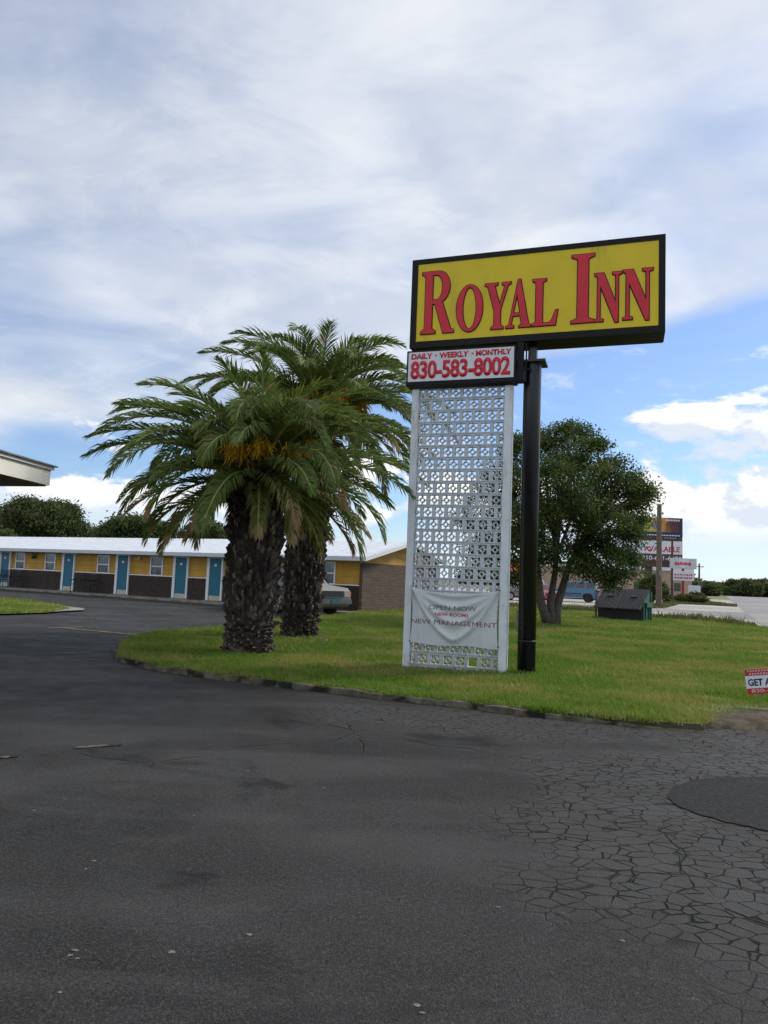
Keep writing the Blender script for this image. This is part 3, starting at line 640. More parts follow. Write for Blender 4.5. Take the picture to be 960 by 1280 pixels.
# banner on the screen
ban = thing('banner', 'sagging white cloth banner tied low on the breeze block wall', 'banner', WO+Vector((math.cos(WA)*.8, math.sin(WA)*.8, 0)), WA)
BX0, BX1, BZ0, BZ1 = -.68, .80, .46, 1.40
def bfn(x, z):
    u = (x-(BX0+BX1)/2)/((BX1-BX0)/2); v = (BZ1-z)/(BZ1-BZ0); y = -.05
    for k, a, w_ in ((.13, .018, .045), (.33, .024, .06), (.60, .028, .07), (.88, .028, .06)):
        s = v-k*(1-abs(u)**1.6)*1.0; y -= 1.7*a*math.exp(-(s/w_)**2)*(.4+.6*(1-u*u))
    y -= .012*math.exp(-((abs(u)-.86+.1*v)/.05)**2)*min(1, v*2.5)+.012*math.exp(-((abs(u)-.62-.05*v)/.06)**2)*v
    y += .012*math.sin(9*u+4*v)*v*v*.5
    return min(y, -.036)
q = MB(); NX, NZ = 96, 60; vs_ = []
for j in range(NZ+1):
    for i in range(NX+1):
        u = i/NX*2-1; v = j/NZ; x = BX0+(BX1-BX0)*i/NX; ztop = BZ1-.085*(1-u*u); zb = BZ0+.012*math.sin(5*u)+.02*u*0
        z = ztop+(zb-ztop)*v; x = x+(-.03*u*math.sin(PI*v))
        vs_.append((x, bfn(x, z), z))
q.add(vs_, [(j*(NX+1)+i, j*(NX+1)+i+1, (j+1)*(NX+1)+i+1, (j+1)*(NX+1)+i) for j in range(NZ) for i in range(NX)])
bo = q.build('cloth', 'banner_cloth', ban, smooth=True); sm = bo.modifiers.new('thickness', 'SOLIDIFY'); sm.thickness = .002; sm.offset = 1
text('lettering', 'OPEN NOW', 'text_grey', ban, -.36, 1.045, .44, 1.12, -.004, 0, 0, bfn, label='grey words across the top of the banner')
text('lettering', 'NEW ROOMS', 'text_red', ban, -.25, .945, .31, 1.00, -.004, .02, 0, bfn, label='short bold red words in the middle')
text('lettering', 'NEW MANAGEMENT', 'text_maroon', ban, -.665, .80, .77, .878, -.004, 0, 0, bfn, label='wide thin maroon words')
for x, z in ((BX0+.01, BZ1-.01), (BX1-.01, BZ1-.01), (BX0+.01, BZ0+.03), (BX1-.01, BZ0+.03)):
    k_ = MB(); k_.tube([(x, -.06, z), (x+(.05 if x > 0 else -.05), .0, z+.04)], .006, 5); k_.build('tie', 'black_metal', ban)
# phone sign
ph = thing('phone_number_sign', 'small white sign with red phone number on top of the breeze block wall', 'sign', WO, WA)
q = MB(); q.box(-.09, -.13, 4.835, 1.79, .17, 5.455); q.build('cabinet', 'sign_black', ph, bevel=.008)
q = MB(); q.box(-.055, -.142, 4.905, 1.755, -.131, 5.42); q.build('face', 'sign_white', ph)
text('lettering', 'DAILY', 'sign_red', ph, .0, 5.295, .37, 5.393, -.150, .034, .006)
text('lettering', 'WEEKLY', 'sign_red', ph, .49, 5.295, .995, 5.393, -.150, .034, .006)
text('lettering', 'MONTHLY', 'sign_red', ph, 1.12, 5.295, 1.71, 5.393, -.150, .034, .006)
for xx in (.43, 1.06):
    q = MB(); q.lathe((xx, -.150, 5.345), [(.0, .0), (.016, .0), (.016, .007)], 'y', 12); q.build('dot', 'sign_red', ph)
text('lettering', '830-583-8002', 'sign_red', ph, -.01, 4.948, 1.70, 5.262, -.150, .030, .006, space=.95)
q = MB()
q.box(1.80, -.06, 4.86, 1.90, .04, 5.52); q.box(1.90, -.02, 5.05, 2.03, .02, 5.07); q.box(1.79, -.05, 4.84, 1.96, .06, 4.87); q.box(1.93, -.02, 4.87, 1.95, .02, 5.52)
q.build('mounting_bracket', 'sign_black', ph)
# main sign: pole and cabinet
SA = math.radians(-18.6); 
sg = thing('motel_sign', 'large yellow sign with red letters in a black cabinet on a tall black pole', 'sign', WO, SA)
SX0, SX1, SZ0, SZ1, SD = -.075, 4.085, 5.525, 7.12, .52
q = MB(); q.box(SX0, -.03, SZ0, SX1, -.03+SD, SZ1); q.build('cabinet', 'sign_black', sg, bevel=.012)
q = MB()
fx0, fx1, fz0, fz1 = .035, 3.985, 5.64, 7.02
q.box(SX0, -.055, SZ1-.09, SX1, -.032, SZ1); q.box(SX0, -.055, SZ0, SX1, -.032, fz0); q.box(SX0, -.055, fz0+.0005, fx0, -.032, SZ1-.0905); q.box(fx1, -.055, fz0+.0005, SX1, -.032, SZ1-.0905)
q.build('retainer_frame', 'sign_black', sg)
q = MB(); q.box(fx0, -.045, fz0, fx1, -.033, fz1+.01); q.build('face', 'sign_yellow', sg)
def arc(cx, cy, rx, ry, a0, a1, n=14): return [(cx+rx*math.cos(math.radians(a0+(a1-a0)*i/n)), cy+ry*math.sin(math.radians(a0+(a1-a0)*i/n))) for i in range(n+1)]
LET = {
 'R': ([[(0, 0), (.36, 0), (.36, .04), (.27, .08), (.27, .47), (.34, .47), (.56, 0), (.82, 0), (.82, .04), (.75, .06), (.52, .50)]+arc(.42, .745, .28, .255, -66, 90)+[(0, 1), (0, .96), (.09, .92), (.09, .08), (0, .04)]], [[(.27, .94)]+arc(.37, .74, .15, .20, 90, -90)+[(.27, .54)]], .82),
 'O': ([arc(.38, .5, .38, .515, 0, 351, 39)], [arc(.38, .5, .20, .455, 0, 351, 39)], .76),
 'Y': ([[(0, 1), (.38, 1), (.38, .96), (.29, .93), (.45, .52), (.60, .93), (.52, .96), (.52, 1), (.78, 1), (.78, .96), (.69, .93), (.48, .42), (.48, .08), (.57, .04), (.57, 0), (.20, 0), (.20, .04), (.29, .08), (.29, .40), (.08, .93), (0, .96)]], [], .78),
 'A': ([[(0, 0), (.24, 0), (.24, .04), (.16, .07), (.20, .25), (.44, .25), (.49, .07), (.41, .04), (.41, 0), (.78, 0), (.78, .04), (.70, .07), (.43, 1.03), (.36, 1.03), (.09, .07), (0, .04)]], [[(.22, .31), (.33, .74), (.43, .31)]], .78),
 'L': ([[(0, 0), (.62, 0), (.68, .32), (.63, .32), (.52, .10), (.44, .055), (.27, .055), (.27, .92), (.36, .96), (.36, 1), (0, 1), (0, .96), (.09, .92), (.09, .08), (0, .04)]], [], .68),
 'I': ([[(0, 0), (.42, 0), (.42, .035), (.31, .07), (.31, .93), (.42, .965), (.42, 1), (0, 1), (0, .965), (.11, .93), (.11, .07), (0, .035)]], [], .42),
 'N': ([[(0, 0), (.24, 0), (.24, .04), (.15, .07), (.15, .74), (.58, -.03), (.66, -.03), (.66, .93), (.76, .96), (.76, 1), (.50, 1), (.50, .96), (.59, .93), (.59, .36), (.25, 1), (0, 1), (0, .96), (.08, .92), (.08, .07), (0, .04)]], [], .76)}
def letter(ch, x0, x1, z0, z1, y, m, off=0.0, parent=None, thick=.01):
    cu = bpy.data.curves.new('l', 'CURVE'); cu.dimensions = '2D'; cu.fill_mode = 'BOTH'; cu.extrude = thick/2; cu.offset = off
    outs, holes, wd = LET[ch]
    for lp in outs+holes:
        s = cu.splines.new('POLY'); s.points.add(len(lp)-1); s.use_cyclic_u = True
        for p, (a, b) in zip(s.points, lp): p.co = (x0+a/wd*(x1-x0), z0+b*(z1-z0), 0, 1)
    me = mesh_from_curve(cu)
    for v in me.vertices: x, yy, zz_ = v.co; v.co = (x, y-zz_, yy)
    me.materials.clear(); me.materials.append(M[m]); o = bpy.data.objects.new('letter', me); COL.objects.link(o); o.parent = parent; return o
LB = 5.765
for ch, x0, x1, top in (('R', .12, .70, 6.875), ('O', .745, 1.195, 6.565), ('Y', 1.235, 1.665, 6.565), ('A', 1.60, 2.01, 6.57), ('L', 2.03, 2.44, 6.565), ('I', 2.655, 3.01, 6.915), ('N', 3.02, 3.435, 6.57), ('N', 3.455, 3.90, 6.585)):
    l = letter(ch, x0, x1, LB, top, -.060, 'sign_red', 0, sg)
    e = letter(ch, x0, x1, LB, top, -.050, 'sign_black', .014, l, .006); e.name = 'letter_outline'
pc = (2.02, .23)
q = MB(); q.lathe((pc[0], pc[1], 0), [(.0, .02), (.146, .02), (.146, 5.2)], 'z', 40); q.build('pole', 'pole_paint', sg, smooth=False)
sg_pole = [o for o in bpy.data.objects if o.parent == sg and o.name.startswith('pole')][0]
for p in sg_pole.data.polygons: p.use_smooth = abs(p.normal.z) < .5
q = MB(); q.box(pc[0]-.25, pc[1]-.22, 5.2, pc[0]+.23, pc[1]+.22, 5.235); q.build('cap_plate', 'pole_paint', sg)
q = MB(); q.box(pc[0]-.07, pc[1]-.08, 5.235, pc[0]+.07, pc[1]+.08, SZ0); q.build('neck', 'pole_paint', sg)
q = MB(); q.lathe((pc[0], pc[1], 0), [(.147, .60), (.151, .605), (.151, .615), (.147, .62)], 'z', 40); q.build('weld_seam', 'black_plastic', sg)
q = MB(); q.box(pc[0]-.36, pc[1]-.27, -.05, pc[0]+.38, pc[1]+.22, .085); q.build('base_pad', 'concrete', sg, bevel=.012)
# ------------------------------------------------------------------ palms
def frond_mesh(phi, th0, bend, L, green, tipdry, seed, base_r=.16, bz=0.0, drop=0.0):
    r = random.Random(seed); mb = MB(); N_ = 22; pts = []; th = th0
    p = Vector((math.cos(phi)*base_r, math.sin(phi)*base_r, bz)); hx = Vector((math.cos(phi), math.sin(phi), 0)); side = Vector((-math.sin(phi), math.cos(phi), 0))
    tw = r.uniform(-.5, .5); ds = L/N_; dirs = []
    swing = r.uniform(-.25, .25)
    for i in range(N_+1):
        s = i/N_; a = th0-bend*(s**1.25); h2 = (hx*math.cos(swing*s)+side*math.sin(swing*s))
        d = h2*math.cos(a)+Vector((0, 0, math.sin(a))); pts.append(p.copy()); dirs.append(d.normalized()); p = p+d*ds
    rad = [.030*(1-s/N_)**.8+.004 for s in range(N_+1)]
    mb.tube(pts, rad, 5, 1)
    nl = int(L*27)
    for i in range(nl):
        s = .10+.90*(i+.5)/nl; fi = s*N_; k = min(int(fi), N_-1); fr = fi-k
        c = pts[k].lerp(pts[k+1], fr); d = dirs[k].lerp(dirs[k+1], fr).normalized()
        sd_ = d.cross(Vector((0, 0, 1))); sd_ = sd_.normalized() if sd_.length > .05 else side
        up = sd_.cross(d).normalized(); t_ = tw*s; sd2 = sd_*math.cos(t_)+up*math.sin(t_); up2 = up*math.cos(t_)-sd_*math.sin(t_)
        prof = min(1, (s-.06)/.16)**.7*(1-max(0, (s-.72)/.28)**1.6*.72)
        for sg_ in (-1, 1):
            ll = .56*prof*r.uniform(.78, 1.12)*(.9 if green else .8); fw = .62+.65*s+r.uniform(-.10, .10); v_ = .38*(1-s*.5)+r.uniform(-.26, .26)
            dd = (d*math.sin(fw)+sd2*sg_*math.cos(fw)+up2*math.sin(v_)).normalized()
            m0 = c+dd*ll*.5; g_ = .10+drop*.35+r.uniform(0, .06); dd2 = (dd+Vector((0, 0, -g_*2.2))).normalized(); m1 = m0+dd2*ll*.5
            wv_ = d.cross(dd); wv_ = (dd.cross(wv_)).normalized() if wv_.length > .01 else up2
            wd = .0165
            mi = 2 if (tipdry > 0 and s > 1-tipdry*r.uniform(.7, 1.25)) or r.random() < .015 else 0
            mb.add([c-wv_*wd*.55, c+wv_*wd*.55, m0+wv_*wd, m0-wv_*wd, m1], [(0, 1, 2, 3), (3, 2, 4)], mi)
    return mb
def palm(label, base, H_, R0, nf, seed, scale=1.0, lean=0.0, fruits=6):
    t = thing('palm_tree', label, 'palm tree', base, 0, 'palms on the lawn'); t.rotation_euler = (0, lean, 0)
    r = random.Random(seed); mb = MB()
    def rad(z):
        s = z/H_; base_f = .10*math.exp(-z/.25); return R0*(.93+base_f+.10*math.sin(s*PI*.9)-.34*max(0, s-.72)/.28)
    mb.lathe((0, 0, 0), [(rad(z)*.9, z) for z in np.linspace(-.05, H_, 24)]+[(0, H_)], 'z', 28, 0)
    z = .0; row = 0
    while z < H_-.05:
        s = z/H_; low = z < .55
        pitch = .055 if low else .088; nb = 17 if low else 15
        for j in range(nb):
            if r.random() < .05: continue
            phi = 2*PI*(j+.5*(row % 2)+r.uniform(-.18, .18))/nb; zz_ = z+r.uniform(-.035, .035); rr = rad(max(zz_, 0))*.88
            wd = 2*PI*R0/nb*.55*r.uniform(.7, 1.15); ht = (.07 if low else .19)*r.uniform(.7, 1.25); out_ = (.10 if low else .125)*r.uniform(.5, 1.35)+(.10 if s > .78 else 0)
            if r.random() < .04: out_ += .10; ht += .05
            A = Matrix.Translation((0, 0, zz_)) @ Matrix.Rotation(phi, 4, 'Z'); tl = r.uniform(-.03, .03)
            vs_ = [(rr, -wd/2, -.02), (rr, wd/2, -.02), (rr, wd*.62, ht*.5), (rr, wd*.35, ht), (rr, -wd*.35, ht), (rr, -wd*.62, ht*.5),
                   (rr+out_*.75, -wd*.26+tl, ht*.55), (rr+out_*.75, wd*.26+tl, ht*.55), (rr+out_, wd*.30+tl, ht*.95), (rr+out_, -wd*.30+tl, ht*.95), (rr+out_*.62, tl, ht*1.22)]
            V8 = [A @ Vector(v) for v in vs_]; ct = 1 if r.random() < (.55 if low else .30) else 0
            mb.add(V8, [(0, 1, 7, 6), (1, 2, 8, 7), (0, 6, 9, 5), (8, 2, 3, 10), (9, 10, 4, 5), (10, 3, 4)], 0); mb.add(V8, [(6, 7, 8, 9), (9, 8, 10)], ct)
        z += pitch; row += 1
    # fibres and stubs under the crown
    for j in range(70):
        phi = r.uniform(0, 2*PI); zz_ = H_-r.uniform(0, .55); rr = R0*.6
        a = Vector((math.cos(phi)*rr, math.sin(phi)*rr, zz_)); b = a+Vector((math.cos(phi)*r.uniform(.12, .38), math.sin(phi)*r.uniform(.12, .38), r.uniform(.05, .4)))
        mb.tube([a, b], [.05, .025], 5)
    mb.build('trunk', ['boot', 'boot_cut'], t)
    ga = 2.39996; 
    for i in range(nf):
        s = i/(nf-1); phi = i*ga+r.uniform(-.12, .12)
        th0 = math.radians(86-96*s**.9+r.uniform(-10, 10)); bend = math.radians(92-24*s+r.uniform(-20, 22)); L = scale*(2.35+.95*min(1, s*2.6)-.95*max(0, s-.62)/.38)*r.uniform(.86, 1.08)
        old = s > .86
        tip = 0 if s < .76 else r.uniform(.0, .16) if not old else r.uniform(.05, .30)
        if old: bend = math.radians(r.uniform(45, 70))
        fm = frond_mesh(phi, th0, bend, L, not old, tip, seed*1000+i, .12+.12*s, H_+.25-.35*s, s)
        yel = s > .74 and r.random() < .6
        fm.build('frond', ['frond_yel' if yel else 'frond', 'rachis', 'frond_tip'], t)
    # a few dead fronds hanging down
    for i in range(1):
        phi = r.uniform(0, 2*PI); fm = frond_mesh(phi, math.radians(-30+r.uniform(-12, 12)), math.radians(50), scale*r.uniform(1.7, 2.3), False, 1.3, seed*1000+500+i, .30, H_-.15, 1.0)
        fm.build('frond', ['frond_tip', 'rachis_dry', 'frond_tip'], t, label='dead tan frond hanging below the crown')
    for i in range(fruits):
        phi = (-PI/2+(i-(fruits-1)/2)*.5) if i < fruits else r.uniform(0, 2*PI); phi += r.uniform(-.15, .15); fb = MB()
        a = Vector((math.cos(phi)*.2, math.sin(phi)*.2, H_+.15)); el_ = r.uniform(.05, .55); L = r.uniform(1.35, 1.9)
        dr = Vector((math.cos(phi)*math.cos(el_), math.sin(phi)*math.cos(el_), math.sin(el_))); b = a+dr*L*.55
        fb.tube([a, b], [.03, .02], 5)
        for k in range(110):
            st = a.lerp(b, r.uniform(.6, 1)); d = (dr+Vector((r.gauss(0, .38), r.gauss(0, .38), r.gauss(0, .3)))).normalized()
            l_ = r.uniform(.25, .5); e = st+d*l_*.6; e2 = e+(d+Vector((0, 0, -1.3))).normalized()*l_*.5; fb.tube([st, e, e2], [.009, .009, .007], 3)
        fb.build('fruit_cluster', 'fruit', t, label='orange yellow fruit stalks')
    return t
PB1 = G(309, 816, .07); PB2 = G(373, 795, .07)
palm('nearer thick palm with orange fruit stalks on the lawn, the left of the two', PB1, 3.2, .435, 94, 11, .90, .015, fruits=10)
palm('taller palm partly behind the nearer palm, close to the white block wall', PB2, 5.3, .425, 84, 23, 1.02, .04, fruits=6)
# ------------------------------------------------------------------ broadleaf trees
def crown_mesh(blobs, nper, leaf, m, parent, seed, flat=.0, name='crown', twig=.30):
    g_ = np.random.default_rng(seed); V = []; 
    for (cx, cy, cz, rx, ry, rz_) in blobs:
        vol = rx*ry*rz_; nc = max(6, int(26*vol**.62)); 
        u = g_.normal(size=(nc, 3)); u /= np.linalg.norm(u, axis=1)[:, None]; rr = g_.uniform(.35, 1.0, nc)**.6
        cen = np.array([cx, cy, cz])+u*rr[:, None]*np.array([rx, ry, rz_])
        k = int(nper); off = g_.normal(size=(nc, k, 3))*np.array([twig, twig, twig*.62]); pos = (cen[:, None]+off).reshape(-1, 3); n = len(pos)
        a = g_.normal(size=(n, 3)); a /= np.linalg.norm(a, axis=1)[:, None]; b = g_.normal(size=(n, 3)); b = np.cross(a, b); b /= np.linalg.norm(b, axis=1)[:, None]
        s = leaf*g_.uniform(.6, 1.3, n)[:, None]
        V.append(np.stack([pos-a*s, pos-b*s*.55, pos+a*s, pos+b*s*.55], 1))
    v = np.concatenate(V); n = len(v); me = bpy.data.meshes.new(name); me.vertices.add(n*4); me.vertices.foreach_set('co', v.ravel())
    me.loops.add(n*4); me.loops.foreach_set('vertex_index', np.arange(n*4)); me.polygons.add(n)
    me.polygons.foreach_set('loop_start', np.arange(n)*4); me.polygons.foreach_set('loop_total', np.full(n, 4)); me.update(calc_edges=True); me.materials.append(M[m])
    o = bpy.data.objects.new(name, me); COL.objects.link(o); o.parent = parent; return o
def limb(mb, a, b, r0, r1, rr, sag=.12, n=6):
    a, b = Vector(a), Vector(b); L = (b-a).length; pts = []; off = Vector((rr.uniform(-1, 1), rr.uniform(-1, 1), rr.uniform(-.2, 1)))*L*sag
    for i in range(n+1):
        s = i/n; pts.append(a.lerp(b, s)+off*math.sin(PI*s)+Vector((rr.uniform(-1, 1), rr.uniform(-1, 1), rr.uniform(-1, 1)))*L*.015)
    mb.tube(pts, [r0+(r1-r0)*i/n for i in range(n+1)], 8); return pts
TB = G(690, 781, .07)
tr = thing('oak_tree', 'leafy dark green multi stemmed tree on the lawn between the black pole and the dumpster', 'tree', TB)
rr = random.Random(5); tb = MB(); Sx = TB.y/900.0
def tp(px, py, dy=0.0):  # point in the tree's own frame at its own distance
    q_ = D(px, py, TB.y+dy); return q_-TB
stems = [((686, 780), (676, 752), (672, 715), (668, 660), .17), ((690, 780), (688, 752), (694, 715), (700, 640), .15), ((694, 780), (698, 752), (712, 705), (738, 660), .17)]
ends = []
for k, (a, b, c, d, r0) in enumerate(stems):
    A, B, C_, D_ = tp(*a), tp(*b, -.2+k*.2), tp(*c, -.4+k*.5), tp(*d, -.8+k*.8); A.z = -.05
    tb.tube([A, A.lerp(B, .5), B, B.lerp(C_, .5), C_, C_.lerp(D_, .5), D_], [r0*1.25, r0, r0*.92, r0*.8, r0*.7, r0*.55, r0*.4], 9); ends.append((C_, D_))
blobs = []
rim = [(700, 536, 0), (728, 540, .3), (748, 560, -.3), (676, 545, .4), (655, 552, -.4), (640, 560, .2), (770, 580, 0), (790, 594, .2), (804, 608, 0), (806, 620, -.2), (794, 632, 0), (796, 650, .3), (795, 668, 0), (788, 700, .2), (778, 718, -.2), (762, 728, 0), (742, 718, .3), (722, 706, -.4), (660, 712, -.6), (645, 722, .3)]
for (px, py, dy, rx, rz_) in [(a, b, c, .36, .26) for a, b, c in rim]+[(712, 560, 0, 1.1, .95), (735, 575, -.6, .9, .8), (690, 570, .6, 1.0, .9), (655, 575, .3, 1.0, .9), (625, 600, 0, .9, .9), (600, 640, .4, .9, .95),
                            (700, 610, -1.2, 1.5, 1.2), (660, 630, -.9, 1.3, 1.2), (740, 630, 0, 1.2, .9), (770, 600, -.2, .65, .45), (785, 607, .2, .55, .35), (797, 612, .0, .35, .28), (775, 622, .6, .8, .5), (757, 650, -.8, 1.1, .7), (785, 640, .2, .6, .5),
                            (770, 680, .3, .9, .6), (750, 700, -.4, .8, .55), (735, 690, .5, .7, .6), (772, 688, 0, .5, .4), (765, 715, 0, .45, .3), (690, 660, 1.2, 1.5, 1.2), (640, 680, .6, 1.1, .8), (615, 680, 0, .9, .7), (650, 650, 1.4, 1.4, 1.1),
                            (720, 545, .4, .6, .5), (760, 585, .0, .4, .35), (668, 690, -.6, .9, .6), (700, 700, -1.0, .6, .5), (600, 700, .5, .7, .5), (715, 600, 1.2, 1.4, 1.1)]:
    c = tp(px, py, dy); blobs.append((c.x, c.y, c.z, rx, rx, rz_))
    st = min(ends, key=lambda e: (e[0]-c).length+(e[1]-c).length); k_ = st[0].lerp(st[1], rr.uniform(.1, 1.0)); limb(tb, k_, c, .07, .02, rr)
    for _ in range(4): limb(tb, c, c+Vector((rr.uniform(-1, 1)*rx, rr.uniform(-1, 1)*rx, rr.uniform(-1, 1)*rz_)), .022, .006, rr, .1, 3)
tb.build('trunk', 'bark', tr, smooth=True)
crown_mesh(blobs, 120, .052, 'leaf_dark', tr, 3, twig=.21)
def simple_tree(name, label, base, h, wd, seed, leaf=.16, nper=40, m='leaf_far', group=None, trunk=.25, low=.25, nb=14):
    t = thing(name, label, 'tree', base, 0, group); r = random.Random(seed); mb = MB(); bl = []
    mb.tube([(0, 0, -.2), (r.uniform(-.1, .1), 0, h*.25), (r.uniform(-.2, .2), 0, h*.5)], [trunk, trunk*.75, trunk*.5], 8)
    for i in range(nb):
        a = r.uniform(0, 2*PI); q_ = math.sqrt(r.random()); zc = h*(low+(.88-low)*r.random()); lim = math.sqrt(max(.05, 1-((zc/h-.45)/.6)**2))
        c = (math.cos(a)*q_*wd*.36*lim, math.sin(a)*q_*wd*.36*lim, zc); rad = wd*r.uniform(.13, .22); bl.append((*c, rad, rad, rad*.75))
        limb(mb, (0, 0, h*r.uniform(.2, .5)), c, trunk*.35, .03, r, n=4)
    mb.build('trunk', 'bark', t); crown_mesh(bl, nper, leaf, m, t, seed, twig=wd*.045); return t
def far_base(px, Y): p = D(px, 700, Y); return (p.x, p.y, -.03)
simple_tree('background_tree', 'broad rounded green tree rising behind the left end of the motel roof', far_base(58, 72), 7.3, 9.6, 31, .13, 110, nb=30)
simple_tree('background_tree', 'lower dark tree behind the motel roof at the far left edge', far_base(-10, 66), 4.9, 5, 32, .13, 80, nb=14)
simple_tree('background_tree', 'dark tree behind the motel roof seen through the hanging left fronds', far_base(170, 64), 5.6, 8.5, 33, .16, 70, nb=20)
simple_tree('background_tree', 'dark tree behind the motel roof immediately left of the palm trunks', far_base(250, 60), 5.7, 7.0, 34, .16, 70, nb=18)
simple_tree('background_tree', 'small dark tree behind the motel roof between palm trunk and block wall', far_base(400, 58), 4.9, 3.6, 35, .14, 50, nb=10)
# far tree line by the highway
ft = simple_tree('roadside_tree', 'largest dark tree in the line right of the far highway', far_base(928, 215), 3.9, 11, 41, .45, 26, group='trees along the highway', nb=14)
ft2 = simple_tree('roadside_tree', 'round dark tree just right of where the highway vanishes', far_base(912, 260), 3.7, 9, 42, .5, 26, group='trees along the highway', nb=12)
spec = [(945, 225, 1.15, 'tall tree in the line near the right edge of the photo'), (958, 230, 1.1, 'tree at the right edge of the far line of trees'), (972, 220, 1.1, 'tree of the far line just cut by the right edge'), (938, 260, .9, 'tree partly hidden between two larger ones in the right line'),
        (920, 300, .9, 'tree behind the round one in the right line'), (905, 340, .8, 'small hazy tree closest to the vanishing point, right side'), (893, 330, .8, 'small hazy tree closest to the vanishing point, left side'),
        (884, 240, .9, 'dark tree left of the highway beyond the utility pole'), (876, 190, .8, 'low dark tree behind the utility pole on the left of the highway')]
for i, (px, Yd, s, lb) in enumerate(spec): dup((ft, ft2)[i % 2], far_base(px, Yd), i*1.3, lb, (s, s, s*.95))
wood = MB()
ob = bpy.data.objects.new('distant_wood', None); bpy.data.objects.remove(ob)
wb = []
for i in range(60):
    px = 870+i*2.6; p = D(px, 700, 420+(i % 5)*18); wb.append((p.x, p.y, 2.2, 7, 7, 2.6))
for i in range(26):
    p = D(600+i*10, 700, 260+(i % 4)*12); wb.append((p.x, p.y, 2.5, 7, 7, 3))
wo_ = crown_mesh(wb, 12, .9, 'leaf_far', None, 9, name='distant_wood', twig=1.2); tag(wo_, 'low dark band of distant woodland along the horizon', 'woodland', kind='stuff')
